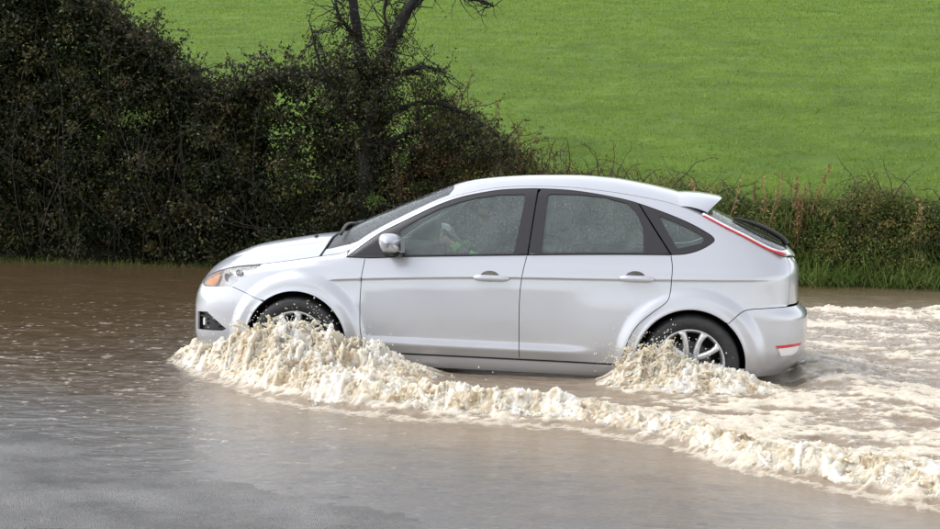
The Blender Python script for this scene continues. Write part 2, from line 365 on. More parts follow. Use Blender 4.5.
def arch(c, r, a0, a1, n=46):
    an = np.linspace(R(a0), R(a1), n); return [(c[0]+r*math.cos(a), c[1]+r*math.sin(a)) for a in an]
def sz(P): return side(np.array(P))

# ---- outlines in side view (x, z)
door_front = [(.479, .911), (.464, .784), (.459, .597), (.468, .43), (.488, .335), (.494, .286)]
b_gap = [(1.563, .968), (1.547, .88), (1.534, .788), (1.528, .683), (1.531, .45), (1.538, .286)]
r_gap = [(2.497, 1.004), (2.509, .929), (2.507, .84), (2.502, .763), (2.486, .713), (2.392, .632), (2.305, .551), (2.251, .458), (2.222, .365), (2.190, .286)]
belt = [(.348, .911), (.479, .911), (.541, .913), (.73, .927), (1.119, .947), (1.563, .969), (2.04, .99), (2.298, .999), (2.497, 1.004)]
f_belt = curve1(belt)
frame_top = [(.348, .913), (.549, 1.072), (.69, 1.15), (.818, 1.218), (.947, 1.281), (1.078, 1.330), (1.21, 1.363), (1.343, 1.387), (1.517, 1.401), (1.60, 1.404), (1.799, 1.400), (1.947, 1.386), (2.094, 1.365), (2.214, 1.342), (2.36, 1.300), (2.545, 1.236), (2.65, 1.191), (2.741, 1.143)]
tip = [(2.741, 1.143), (2.768, 1.118), (2.770, 1.103), (2.754, 1.086), (2.681, 1.042), (2.593, 1.014), (2.497, 1.004)]
ft = smooth_line(frame_top, .025); tp = smooth_line(tip, .02)
seamF = [(-.478, .681), (-.354, .641), (-.232, .602)]
hl_bot = [(-.752, .672), (-.715, .660), (-.66, .661), (-.494, .679), (-.478, .681)]
hl_right = [(-.478, .681), (-.364, .753), (-.262, .826)]
hl_top = [(-.262, .828), (-.35, .818), (-.447, .806), (-.52, .79), (-.587, .768), (-.66, .738), (-.715, .712), (-.752, .69)]
def xs_line(x0, x1, f, n): return [(x, float(f(x))) for x in np.linspace(x0, x1, n)]
seamR = [(2.875, .582), (2.974, .664), (3.113, .683), (3.25, .690)]

# front wing
aF = arch(WF, RF, 0, 128, 60)
fender = sz(list(smooth_line(hl_right, .02)) + xs_line(-.25, .348, f_ez, 30) + [(.352, .93)] + xs_line(.348, .479, f_belt, 6) + list(smooth_line(door_front, .02))[1:] + [(.43, .286), (.385, .286)] + aF[1:] + list(smooth_line(seamF[::-1], .02))[1:-1])
panel('front_wing', fender, M['paint'])
# bumpers
fb = [(0., .20)] + [(0., z) for z in np.linspace(.23, .695, 16)] + [(s, .695) for s in np.linspace(.03, float(s_of(-.765, .695)[0]), 14)]
fb = np.concatenate([np.array(fb), sz(list(smooth_line(hl_bot, .02)) + list(smooth_line(seamF, .02))[1:] + arch(WF, RF, 129, 178, 20) + [(-.34, .26), (-.35, .20)]), np.array([(s, .20) for s in np.linspace(float(s_of(-.37, .2)[0]), .03, 16)])])
fog = sz(dens([(-.765, .478), (-.66, .488), (-.60, .45), (-.495, .385), (-.53, .368), (-.765, .352)], .02, True))
grl = np.array([(.0, .31)]+[(s, .31) for s in np.linspace(.05, .5, 10)]+[(s, .50) for s in np.linspace(.44, 0.0, 10)])
grl[:, 0] = np.maximum(grl[:, 0], .0005)
upg = np.array([(.0005, .60)]+[(s, .60) for s in np.linspace(.05, .33, 7)]+[(s, .665) for s in np.linspace(.36, .0005, 8)])
fbp = panel('front_bumper', fb, M['paint'], holes=[fog, grl, upg], gap=.0015)
for b_ in fbp: pass
panel('fog_lamp_recess', offset_poly(fog, -.012), M['black'], off=-.035, gap=0, parents=fbp)
panel('lower_grille', offset_poly(grl, -.01), M['black'], off=-.03, gap=0, parents=fbp)
panel('upper_grille', offset_poly(upg, -.01), M['black'], off=-.02, gap=0, parents=fbp)
# louvres and a small bright light in the fog recess
for k in range(3):
    zz = .455-.03*k; L = sz([(-.745+.012*k, zz), (-.63+.03*k, zz), (-.625+.03*k, zz-.008), (-.745+.012*k, zz-.008)])
    panel('louvre', L, M['gloss'], off=-.012, gap=0, parents=fbp, skirt=.02)
panel('marker_light', sz([(-.715, .44), (-.700, .44), (-.700, .39), (-.715, .39)]), M['white'], off=-.012, gap=0, parents=fbp)
rb = np.concatenate([sz([(2.95, .235)]+arch(WR_, RR, 352, 410, 26)+list(smooth_line(seamR, .02))), np.array([(s, .690) for s in np.linspace(float(s_of(3.27, .69)[0]), SMAX-.002, 30)]), np.array([(SMAX-.002, z) for z in np.linspace(.66, .235, 15)]), np.array([(s, .235) for s in np.linspace(SMAX-.03, float(s_of(2.98, .235)[0]), 30)])])
rbp = panel('rear_bumper', rb, M['paint'])
refl = sz(dens([(3.187, .445), (3.352, .456), (3.325, .395), (3.30, .376), (3.216, .371)], .015, True))
panel('reflector_bezel', offset_poly(refl, -.004), M['paint'], off=.003, gap=0, parents=rbp)
panel('reversing_lens', offset_poly(refl, .006), M['white'], off=.006, gap=0, parents=rbp)
panel('red_reflector', sz(dens([(3.187, .445), (3.352, .457), (3.345, .436), (3.192, .425)], .015, True)), M['red'], off=.009, gap=0.001, parents=rbp)
# bumper step moulding
# doors
fd = sz(list(smooth_line(door_front, .02))[::-1]+xs_line(.50, 1.563, f_belt, 44)+list(smooth_line(b_gap, .02))[1:]+[(x, .286) for x in np.linspace(1.50, .52, 40)])
fdo = panel('front_door', fd, M['paint'])
rd = sz(list(smooth_line(b_gap, .02))[::-1]+xs_line(1.59, 2.497, f_belt, 40)+list(smooth_line(r_gap, .02))[1:]+[(x, .286) for x in np.linspace(2.16, 1.57, 26)])
rdo = panel('rear_door', rd, M['paint'])
# sill
sl_ = sz([(x, .278) for x in np.linspace(.372, 2.30, 80)]+[(2.30, .24), (2.31, .195)]+[(x, .195) for x in np.linspace(2.27, .40, 80)]+[(.374, .195), (.372, .24)])
panel('sill', sl_, M['paint'])
# body side: A pillar, roof rail, rear quarter
eu = xs_line(.36, 3.235, f_ez, 110)
tg_edge = [(3.243, 1.012), (3.262, .97), (3.266, .90), (3.264, .78), (3.258, .70)]
qp = sz([(.353, .920)]+eu+tg_edge[1:]+list(smooth_line(seamR, .02))[::-1]+arch(WR_, RR, 51, 186, 62)[1:]+[(2.25, .286)]+list(smooth_line(r_gap, .02))[::-1]+list(tp)[::-1][1:]+list(ft)[::-1][1:])
panel('rear_quarter', qp, M['paint'])
# tailgate lower half
tg = np.concatenate([sz(tg_edge[::-1]), np.array([(s, .998) for s in np.linspace(float(s_of(3.255, .998)[0]), SMAX-.001, 24)]), np.array([(SMAX-.001, z) for z in np.linspace(.97, .70, 10)]), np.array([(s, .700) for s in np.linspace(SMAX-.03, float(s_of(3.27, .70)[0]), 24)])])
tailgate = panel('tailgate', tg, M['paint'])
# inner shell: dark backing behind every shut line, also the door cards seen through the glass
inn = sz([(-.36, .22)]+arch(WF, .375, 195, -8, 60)[::1]+[(.42, .24)]+[(x, .24) for x in np.linspace(.45, 2.22, 60)]+arch(WR_, .37, 188, -10, 60)+[(3.05, .26), (3.2, .4), (3.22, .6), (3.22, .95)]+xs_line(3.15, 2.77, lambda x: 1.03+(3.15-x)*.17, 6)+list(tp)[1:-1]+xs_line(2.49, .36, lambda x: float(f_belt(x))-.012, 70)+xs_line(.2, -.2, lambda x: float(f_ez(x))-.03, 10)+[(-.36, .66)])
panel('inner_body', inn, M['trim'], off=-.022, gap=0, skirt=0)
# ---- window frames and panes, sub-parts of the doors
pane_f = [(.693, 1.102), (.728, .943), (1.118, .961), (1.476, .980), (1.521, 1.366), (1.346, 1.358), (1.213, 1.336), (1.081, 1.302), (.951, 1.253), (.822, 1.187)]
pane_r = [(1.666, 1.372), (1.652, .990), (2.0, 1.003), (2.321, 1.012), (2.318, 1.08), (2.309, 1.163), (2.272, 1.25), (2.20, 1.326), (2.041, 1.362), (1.881, 1.374)]
pane_q = [(2.402, 1.254), (2.546, 1.203), (2.66, 1.150), (2.708, 1.119), (2.692, 1.087), (2.534, 1.043)]
def rnd(P, r=.018): 
    out = []; n = len(P)
    for i in range(n):
        a, b, c = (np.array(P[j % n], float) for j in (i-1, i, i+1)); u = (a-b)/np.linalg.norm(a-b); v = (c-b)/np.linalg.norm(c-b); rr = min(r, .3*np.linalg.norm(a-b), .3*np.linalg.norm(c-b))
        p, q = b+u*rr, b+v*rr
        out += [p, .25*p+.5*b+.25*q, q]
    return dens(out, .02, True)
hf, hr, hq = sz(rnd(pane_f)), sz(rnd(pane_r)), sz(rnd(pane_q))
k1 = int(np.argmin(np.abs(ft[:, 0]-1.598))); k2 = int(np.argmin(np.abs(ft[:, 0]-2.27)))
ffr = sz([(.353, .9145)]+list(ft[1:k1])+list(dens([(1.598, 1.402), (1.565, .972)], .02))+xs_line(1.54, .37, lambda x: float(f_belt(x))+.003, 50))
rfr = sz(list(ft[k1+1:k2])+list(dens([(2.270, 1.326), (2.495, 1.007)], .02))+xs_line(2.47, 1.575, lambda x: float(f_belt(x))+.003, 36)+list(dens([(1.568, .975), (1.602, 1.395)], .02))[:-1])
qfr = sz(list(ft[k2:])+list(tp)[1:-1]+[(2.501, 1.007)]+list(dens([(2.501, 1.007), (2.276, 1.325)], .02))[1:-1])
panel('window_frame', ffr, M['gloss'], holes=[hf], off=-.003, gap=.003, parents=fdo)
panel('window_frame', rfr, M['gloss'], holes=[hr], off=-.003, gap=.003, parents=rdo)
qf = panel('quarter_window_frame', qfr, M['gloss'], holes=[hq], off=-.003, gap=.003)
panel('window_pane', offset_poly(hf, -.012), M['pane'], off=-.009, gap=0, parents=fdo, skirt=0)
panel('window_pane', offset_poly(hr, -.012), M['pane'], off=-.009, gap=0, parents=rdo, skirt=0)
panel('quarter_window_pane', offset_poly(hq, -.012), M['pane'], off=-.009, gap=0, parents=qf, skirt=0)
# slim upright bar at the front of the front window and the belt seal
def tube(name, P, r, m, parent=None, n=8, close=True):
    P = np.asarray(P, float); rr = np.full(len(P), r) if np.isscalar(r) else np.asarray(r); V = []; t = np.gradient(P, axis=0)
    for i in range(len(P)):
        d = t[i]/max(np.linalg.norm(t[i]), 1e-9); u = np.cross(d, (0, 0, 1)) if abs(d[2]) < .9 else np.cross(d, (1, 0, 0)); u /= np.linalg.norm(u); v = np.cross(d, u)
        for k in range(n): a = 2*PI*k/n; V.append(P[i]+rr[i]*(u*math.cos(a)+v*math.sin(a)))
    F = [(i*n+k, i*n+(k+1) % n, (i+1)*n+(k+1) % n, (i+1)*n+k) for i in range(len(P)-1) for k in range(n)]
    if close: F += [tuple(range(n))[::-1], tuple((len(P)-1)*n+k for k in range(n))]
    me = bpy.data.meshes.new(name); me.from_pydata([tuple(v) for v in V], [], F); me.update()
    me.polygons.foreach_set('use_smooth', np.ones(len(F), bool)); return car_obj(name, me, m, parent)
for i, sy in enumerate((-1, 1)):
    q = surf(s_of(np.linspace(.36, 1.55, 30), f_belt(np.linspace(.36, 1.55, 30))+.006), f_belt(np.linspace(.36, 1.55, 30))+.006); q[:, 1] = (q[:, 1]+.002)*sy
    tube('belt_seal', q, .007, M['black'], fdo[i])
    xx = np.linspace(1.58, 2.48, 24); q = surf(s_of(xx, f_belt(xx)+.006), f_belt(xx)+.006); q[:, 1] = (q[:, 1]+.002)*sy
    tube('belt_seal', q, .007, M['black'], rdo[i])
# ---- headlights
hl = sz(list(smooth_line(hl_bot[:-1], .02))+list(smooth_line(hl_right, .02))+list(smooth_line(hl_top, .02))[1:])
bowl = panel('headlight', offset_poly(hl, -.004), M['chrome'], off=-.03, gap=0, skirt=0)
panel('lens', hl, M['lens'], off=-.001, gap=.002, parents=bowl, skirt=.03)
ind = sz(dens([(-.735, .676), (-.70, .669), (-.62, .672), (-.60, .70), (-.585, .75), (-.60, .756), (-.66, .728), (-.72, .70)], .015, True))
panel('indicator', ind, M['amber'], off=-.014, gap=0, parents=bowl)
def ring(name, c, r0, r1, y, m, parent, n=28):
    V = []; 
    for k in range(n):
        a = 2*PI*k/n
        for (r, dy) in ((r1, 0), (r1, .02), (r0, .03)): V.append((c[0]+r*math.cos(a), y+dy*(1 if y < 0 else -1), c[1]+r*math.sin(a)))
    F = []
    for k in range(n):
        j = (k+1) % n
        for q in range(2): F.append((k*3+q, j*3+q, j*3+q+1, k*3+q+1))
    F.append(tuple(k*3+2 for k in range(n)))
    me = bpy.data.meshes.new(name); me.from_pydata(V, [], F); me.update(); return car_obj(name, me, m, parent)
for i, sy in enumerate((-1, 1)):
    for (cx, cz, r, yy) in ((-.50, .735, .034, .745), (-.42, .77, .022, .775)):
        ring('lamp_bowl', (cx, cz), r*.25, r, sy*yy, M['disc'], bowl[i])
# ---- top panels (plan outlines, full width)
def top_panel(name, half, m, off=0., gap=.003, holes=(), parent=None, step=.035, skirt=.012):
    """half: outline points with y >= 0 running from the centre line and back to it"""
    half = np.asarray(half, float); full = np.concatenate([half, (half*[1, -1])[::-1][1:-1]]) if half[0, 1] == 0 and half[-1, 1] == 0 else half
    P = offset_poly(full, gap); lo, hi = P.min(0), P.max(0)
    g = np.stack(np.meshgrid(np.arange(lo[0]+.01, hi[0], step), np.arange(lo[1]+.01, hi[1], step)), -1).reshape(-1, 2)
    xs = np.arange(lo[0]+.005, hi[0], step)
    for q in (.995, .985, .965, .94, .9, .85, .66, .62, .59):
        for sg in (1, -1): g = np.concatenate([g, np.stack([xs, sg*q*f_ey(xs)], 1)])
    X, F, N = patch(P, list(holes), top_fn, g, 1, off, skirt)
    return mesh_n(name, X, F, N, 1, m, parent)
def eline(x0, x1, n=40, d=0.): return [(x, float(f_ey(x))-d) for x in np.linspace(x0, x1, n)]
nose = [(-.826, 0)]+[(-.822, .1), (-.812, .2), (-.80, .28)]+eline(-.785, .15, 60)
bon_rear = [(.155, .72), (.15, .6), (.135, .4), (.12, .2), (.115, 0)]
bonnet = top_panel('bonnet', nose+bon_rear, M['paint'], off=0)
cowl = top_panel('cowl', [(.122, 0), (.127, .2), (.142, .4), (.158, .6), (.164, .70), (.21, .712), (.30, .715), (.33, .70), (.30, .6), (.25, .4), (.215, .2), (.20, 0)], M['black'], off=-.012)
def ws_side(x): return float(f_ey(x))-.055
wsc = [(.21, 0), (.225, .2), (.26, .4), (.31, .6), (.36, .715)]+[(x, ws_side(x)) for x in np.linspace(.40, .99, 26)]+[(1.0, .50), (.975, .35), (.955, .18), (.95, 0)]
windscreen = top_panel('windscreen', wsc, M['screen'], off=-.003)
top_panel('screen_border', wsc, M['black'], off=-.007, gap=-.02, holes=[offset_poly(np.concatenate([np.array(wsc), (np.array(wsc)*[1, -1])[::-1][1:-1]]), .045)], parent=windscreen)
roof = top_panel('roof', [(.957, 0), (.962, .18), (.982, .35), (1.007, .50)]+[(x, ws_side(x)+.006) for x in np.linspace(.99, .40, 26)]+[(.345, .73), (.30, .72), (.21, .717), (.172, .705)]+eline(.168, 2.54, 118)+[(2.53, .5), (2.52, .3), (2.515, 0)], M['paint'], gap=.001)
rg_ = [(2.62, 0), (2.63, .3), (2.68, .58)]+[(x, float(f_ey(x))-.05) for x in np.linspace(2.72, 3.16, 26)]+[(3.22, .5), (3.265, .3), (3.275, 0)]
rear_window = top_panel('rear_window', rg_, M['screen'], off=-.002, parent=tailgate[0])
top_panel('rear_window_border', rg_, M['gloss'], off=-.007, gap=-.02, holes=[offset_poly(np.concatenate([np.array(rg_), (np.array(rg_)*[1, -1])[::-1][1:-1]]), .05)], parent=rear_window)
top_panel('tailgate_skin', [(3.283, 0), (3.272, .3), (3.228, .505)]+[(x, float(f_ey(x))-.042) for x in np.linspace(3.165, 2.70, 26)]+[(2.66, .60), (2.56, .60)]+eline(2.555, 3.24, 56, .006)+[(3.295, .40), (3.325, .2), (3.331, 0)], M['paint'], parent=tailgate[0], off=.001, gap=.001)
# red light strip along each rear pillar
for sy in (-1, 1):
    xx = np.linspace(2.69, 3.232, 40); q = np.stack([xx, sy*(f_ey(xx)+.006), f_ez(xx)+.003], 1)
    tl = tube('tail_light', q, np.interp(xx, [2.69, 2.73, 3.16, 3.2, 3.232], [.004, .0055, .0075, .012, .009]), M['red'])
    q2 = np.stack([xx, sy*(f_ey(xx)-.014), f_ez(xx)+.008], 1); tube('clear_lens', q2, .012, M['white'], tl)
# roof spoiler
def loft(name, rows, m, parent=None, caps=False):
    rows = np.asarray(rows, float); nu, nv = rows.shape[:2]; F = grid_faces(nu, nv).tolist()
    me = bpy.data.meshes.new(name); me.from_pydata(rows.reshape(-1, 3).tolist(), [], F); me.update(); me.polygons.foreach_set('use_smooth', np.ones(len(F), bool))
    bm = bmesh.new(); bm.from_mesh(me)
    if caps:
        bmesh.ops.holes_fill(bm, edges=[e for e in bm.edges if e.is_boundary])
    bmesh.ops.recalc_face_normals(bm, faces=bm.faces); bm.to_mesh(me); bm.free()
    return car_obj(name, me, m, parent)
rows = []
for v in np.linspace(-1, 1, 49):
    av = abs(v); y = .655*v; xa = 2.505+.02*av**3; A = top([xa], [y*.985])[0]; xt = 2.815-.10*av**5; zt = 1.384-.012*av**2-.085*av**6
    A[2] -= .006; tipc = np.array([xt, y, zt]); B = top([min(xt-.07, 2.70)], [y*.97])[0]; B[2] = B[2]-.002
    row = [A]+[A+(tipc-A)*t+np.array([0, 0, .012*math.sin(PI*t)]) for t in (.25, .5, .75, .95)]+[tipc+np.array([.004, 0, -.006]), tipc+np.array([-.002, 0, -.016])]
    row += [tipc+np.array([-.002, 0, -.016])+(B-tipc)*t for t in (.35, .7, 1.0)]
    rows.append(row)
spo = loft('spoiler', rows, M['paint'], tailgate[0], caps=True)
mdf = spo.modifiers.new('edge', 'EDGE_SPLIT'); mdf.split_angle = R(50)
# rear wiper
q = [top([x], [-.30+.45*(x-2.9)])[0]+np.array([0, 0, h]) for x, h in ((2.91, .016), (2.98, .03), (3.07, .042), (3.16, .042), (3.24, .03), (3.27, .012))]
wp = tube('rear_wiper', catmull(q, 6, sym=False), np.interp(np.linspace(0, 1, 31), [0, .3, .8, 1], [.008, .013, .020, .022]), M['black'], tailgate[0])
q = [top([x], [-.33+.4*(x-2.9)])[0]+np.array([0, 0, .008]) for x in np.linspace(2.90, 3.22, 12)]
tube('wiper_blade', q, .007, M['black'], wp)
# front wipers
for (y0, y1) in ((-.55, .02), (.02, .58)):
    P = [top([.205+.10*abs(yy)**1.6], [yy])[0]+np.array([-.01, 0, .016+.012*math.sin(PI*(yy-y0)/(y1-y0))]) for yy in np.linspace(y0, y1, 14)]
    tube('windscreen_wiper', P, .011, M['black'])
tube('washer_jet', [top([-.02], [-.3])[0], top([-.02], [-.3])[0]+np.array([.02, 0, .012])], .012, M['black'])
# ---- door handles
for i, sy in enumerate((-1, 1)):
    for (x0, x1, z0, pr) in ((1.213, 1.462, .812, fdo[i]), (2.168, 2.404, .846, rdo[i])):
        xm = np.linspace(x0, x1, 25); tt = np.linspace(-1, 1, 25); P = surf(s_of(xm, np.full(25, z0)), np.full(25, z0)); rows = []
        for k in range(25):
            hh = .021*(1-abs(tt[k])**5*.75); dp = .03*(1-abs(tt[k])**4)+.004
            rows.append([(xm[k], sy*(P[k, 1]-.004+dp*c), P[k, 2]+hh*s_) for (c, s_) in ((0, 1), (.55, 1.), (.93, .6), (1, 0), (.93, -.7), (.5, -1), (0, -1))])
        hd = loft('handle', rows, M['paint'], pr, caps=True)
        xc = (x0+x1)/2-.01; an = np.linspace(0, 2*PI, 25)[:-1]
        cup = sz([(xc+.062*math.cos(a), z0+.012+.036*math.sin(a)) for a in an])
        X, F, N = patch(cup, [], side_fn, side_grid(cup), -1, .0012, .004); mesh_n('handle_cup', X, F, N, sy, M['disc'], hd)
# ---- mirrors
for i, sy in enumerate((-1, 1)):
    rows = []
    for u in np.linspace(0, 1, 15):
        y = .86+.20*u; sc = math.sqrt(max(0., 1-max(0, (u-.35)/.65)**3.2))*min(1, .62+u*1.4)+.01; row = []
        for k in range(18):
            a = 2*PI*k/18; cx, cz = math.cos(a), math.sin(a); px = math.copysign(abs(cx)**.7, cx); pz = math.copysign(abs(cz)**.75, cz)
            row.append((.676+.076*px*sc*(1 if px > 0 else 1.0)-.012*pz, sy*y, 1.012+.012*u+.068*pz*sc))
        rows.append(row+[row[0]])
    mi = loft('wing_mirror', rows, M['paint'], None, caps=True)
    rows = []
    for u in np.linspace(0, 1, 8):
        y = .84+.17*u; row = []
        for k in range(12):
            a = 2*PI*k/12; row.append((.690+.055*math.cos(a), sy*y, .945+.012*u+.028*math.sin(a)))
        rows.append(row+[row[0]])
    loft('mirror_foot', rows, M['black'], mi, caps=True)
    V = [(.757, sy*.90, .96), (.757, sy*1.03, .965), (.757, sy*1.035, 1.065), (.757, sy*.90, 1.06)]
    me = bpy.data.meshes.new('mirror_glass'); me.from_pydata(V, [], [(0, 1, 2, 3)]); car_obj('mirror_glass', me, M['chrome'], mi)
# ---- wheels
def lathe(name, prof, m, parent, n=56):
    """prof: (radius, y) pairs; axis along y"""
    V = []; F = []; k = len(prof)
    for i in range(n):
        a = 2*PI*i/n
        for (r, y) in prof: V.append((r*math.cos(a), y, r*math.sin(a)))
    for i in range(n):
        for q in range(k-1): F.append((i*k+q, ((i+1) % n)*k+q, ((i+1) % n)*k+q+1, i*k+q+1))
    me = bpy.data.meshes.new(name); me.from_pydata(V, [], F); me.update()
    bm = bmesh.new(); bm.from_mesh(me); bmesh.ops.recalc_face_normals(bm, faces=bm.faces); bm.to_mesh(me); bm.free()
    me.polygons.foreach_set('use_smooth', np.ones(len(F), bool)); o = link(name, me, m, parent); return o
def wheel(x, z, sy, spin):
    w_ = bpy.data.objects.new('wheel', None); COL.objects.link(w_); w_.parent = CARROOT; w_.location = (x-1.32, sy*.80, z)
    w_.rotation_euler = (0, spin, 0 if sy < 0 else PI)
    ty = lathe('tyre', [(.222, -.085), (.235, -.098), (.262, -.104), (.290, -.102), (.305, -.092), (.313, -.075), (.314, -.071), (.309, -.069), (.309, -.063), (.315, -.061), (.317, -.02), (.312, -.018), (.312, -.008), (.317, -.006), (.317, .04), (.311, .042), (.311, .05), (.315, .052), (.312, .08), (.29, .1), (.25, .1), (.222, .085)], M['tyre'], w_, 72)
    rm = lathe('rim', [(.221, -.084), (.224, -.092), (.219, -.096), (.212, -.09), (.204, -.07), (.195, -.02), (.19, .08), (.205, .09)], M['alloy'], w_, 72)
    lathe('brake_disc', [(.03, -.005), (.135, -.005), (.138, 0), (.138, .015), (.03, .02)], M['disc'], w_)
    lathe('wheel_well_back', [(.0, .03), (.19, .035), (.192, .05)], M['dark'], w_)
    # five forked spokes
    V = []; F = []
    def bar(pts, wd, th):
        k0 = len(V); 
        for j, (r, a, y) in enumerate(pts):
            c = np.array([r*math.cos(a), y, r*math.sin(a)]); rad = np.array([math.cos(a), 0, math.sin(a)]); tan = np.array([-math.sin(a), 0, math.cos(a)])
            w0 = wd[j]; t0 = th[j]
            for (du, dv) in ((-1, .55), (-.72, -.25), (-.3, -.45), (.3, -.45), (.72, -.25), (1, .55)): V.append(tuple(c+tan*w0*du+np.array([0, t0*dv, 0])))
        n_ = len(pts)
        for j in range(n_-1):
            for q in range(5): F.append((k0+j*6+q, k0+j*6+q+1, k0+(j+1)*6+q+1, k0+(j+1)*6+q))
    for k in range(5):
        a0 = PI/2+2*PI*k/5
        for sg in (-1, 1):
            bar([(.035, a0+sg*.75, -.058), (.075, a0+sg*.42, -.066), (.115, a0+sg*.32, -.070), (.16, a0+sg*.30, -.075), (.195, a0+sg*.33, -.082), (.214, a0+sg*.36, -.088)], [.024, .026, .023, .021, .024, .032], [.05, .05, .05, .045, .04, .02])
    me = bpy.data.meshes.new('spokes'); me.from_pydata(V, [], F); me.update()
    bm = bmesh.new(); bm.from_mesh(me); bmesh.ops.recalc_face_normals(bm, faces=bm.faces); bm.to_mesh(me); bm.free(); me.polygons.foreach_set('use_smooth', np.ones(len(F), bool))
    sp = link('spokes', me, M['alloy'], w_); sp.modifiers.new('thick', 'SOLIDIFY').thickness = .006
    lathe('hub_cap', [(.0, -.078), (.024, -.078), (.030, -.074), (.033, -.06), (.06, -.055), (.062, -.03)], M['alloy'], w_, 32)
    for k in range(5):
        a = PI/2+2*PI*(k+.5)/5; b_ = lathe('wheel_nut', [(.0, -.068), (.008, -.067), (.009, -.05)], M['disc'], w_, 8); b_.location = (.048*math.cos(a), 0, .048*math.sin(a))
    return w_
for sy in (-1, 1):
    wheel(WF[0], WF[1], sy, R(23)); wheel(WR_[0], WR_[1], sy, R(4))
# wheel-arch liners
for (c, r) in ((WF, RF), (WR_, RR)):
    for sy in (-1, 1):
        V = []; F = []; an = np.linspace(R(-22), R(202), 40)
        for a in an:
            px, pz = c[0]+(r+.01)*math.cos(a), max(.12, c[1]+(r+.01)*math.sin(a)); yb = float(surf(s_of(px, pz), np.array([pz]))[0, 1])-.014
            for (rr, y) in ((r+.012, yb), (r+.026, yb-.03), (r+.03, .55)): V.append((c[0]+rr*math.cos(a), sy*y, c[1]+rr*math.sin(a)))
        for i in range(39):
            for q in range(2): F.append((i*3+q, i*3+3+q, i*3+4+q, i*3+1+q))
        F.append(tuple(i*3+2 for i in range(40)))
        me = bpy.data.meshes.new('wheel_arch_liner'); me.from_pydata(V, [], F); me.update(); car_obj('wheel_arch_liner', me, M['dark'])
# floor and underbody
def box(name, lo, hi, m, parent=None, bev=.0, rot=None):
    bm = bmesh.new(); bmesh.ops.create_cube(bm, size=1)
    for v in bm.verts: v.co = Vector([(lo[k]+hi[k])/2+v.co[k]*(hi[k]-lo[k]) for k in range(3)])
    if bev: bmesh.ops.bevel(bm, geom=bm.edges[:], offset=bev, segments=3, affect='EDGES', profile=.6)
    if rot:
        piv, ang = rot; bmesh.ops.rotate(bm, verts=bm.verts, cent=piv, matrix=Matrix.Rotation(ang, 3, 'Y'))
    me = bpy.data.meshes.new(name); bm.to_mesh(me); bm.free(); me.polygons.foreach_set('use_smooth', np.ones(len(me.polygons), bool)); me.update()
    return car_obj(name, me, m, parent)
box('floor_pan', (.40, -.78, .22), (2.25, .78, .30), M['trim'])
box('engine_bay_cover', (-.62, -.52, .25), (.42, .52, .66), M['dark'], bev=.05)
box('boot_floor', (2.2, -.52, .30), (3.15, .52, .55), M['trim'], bev=.03)
box('dashboard', (.34, -.70, .62), (.74, .70, .965), M['trim'], bev=.06)
box('parcel_shelf', (2.45, -.68, .93), (3.05, .68, .96), M['trim'], bev=.01)
def seat(x, y, wd=.25):
    st = box('seat', (x-.28, y-wd, .36), (x+.26, y+wd, .56), M['fabric'], bev=.06)
    box('seat_back', (x+.14, y-wd, .46), (x+.29, y+wd, 1.08), M['fabric'], st, bev=.06, rot=((x+.2, y, .5), R(17)))
    h = box('headrest', (x+.33, y-.12, 1.10), (x+.43, y+.12, 1.27), M['fabric'], st, bev=.04, rot=((x+.3, y, 1.1), R(8)))
    return st
seat(1.30, -.37); seat(1.30, .37)
sb = box('rear_bench', (1.85, -.66, .36), (2.3, .66, .56), M['fabric'], bev=.06)
box('bench_back', (2.22, -.66, .46), (2.36, .66, 1.03), M['fabric'], sb, bev=.06, rot=((2.3, 0, .5), R(15)))
for y in (-.36, .36): box('headrest', (2.42, y-.12, 1.03), (2.51, y+.12, 1.17), M['fabric'], sb, bev=.035, rot=((2.45, y, 1.05), R(8)))
# steering wheel on the far (driver's) side
bm = bmesh.new(); n1, n2 = 36, 8; V = []
for i in range(n1):
    a = 2*PI*i/n1
    for k in range(n2):
        b = 2*PI*k/n2; V.append(((.178+.015*math.cos(b))*math.cos(a), (.178+.015*math.cos(b))*math.sin(a), .015*math.sin(b)))
F = [(i*n2+k, ((i+1) % n1)*n2+k, ((i+1) % n1)*n2+(k+1) % n2, i*n2+(k+1) % n2) for i in range(n1) for k in range(n2)]
k0 = len(V)
for (x0, x1, y0, y1) in ((-.17, .17, -.025, .025), (-.025, .025, -.17, .0), (-.06, .06, -.06, .06)):
    b0 = len(V); V += [(x0, y0, -.02), (x1, y0, -.02), (x1, y1, -.02), (x0, y1, -.02), (x0, y0, .005), (x1, y0, .005), (x1, y1, .005), (x0, y1, .005)]
    F += [tuple(b0+j for j in f) for f in ((3, 2, 1, 0), (4, 5, 6, 7), (0, 1, 5, 4), (1, 2, 6, 5), (2, 3, 7, 6), (3, 0, 4, 7))]
bm.free(); me = bpy.data.meshes.new('steering_wheel'); me.from_pydata(V, [], F); me.update(); me.polygons.foreach_set('use_smooth', np.ones(len(F), bool))
SWC = (.86, .37, .90)
swo = car_obj('steering_wheel', me, M['black']); swo.location = (SWC[0]-1.32, SWC[1], SWC[2]); swo.rotation_euler = (0, R(64), 0)

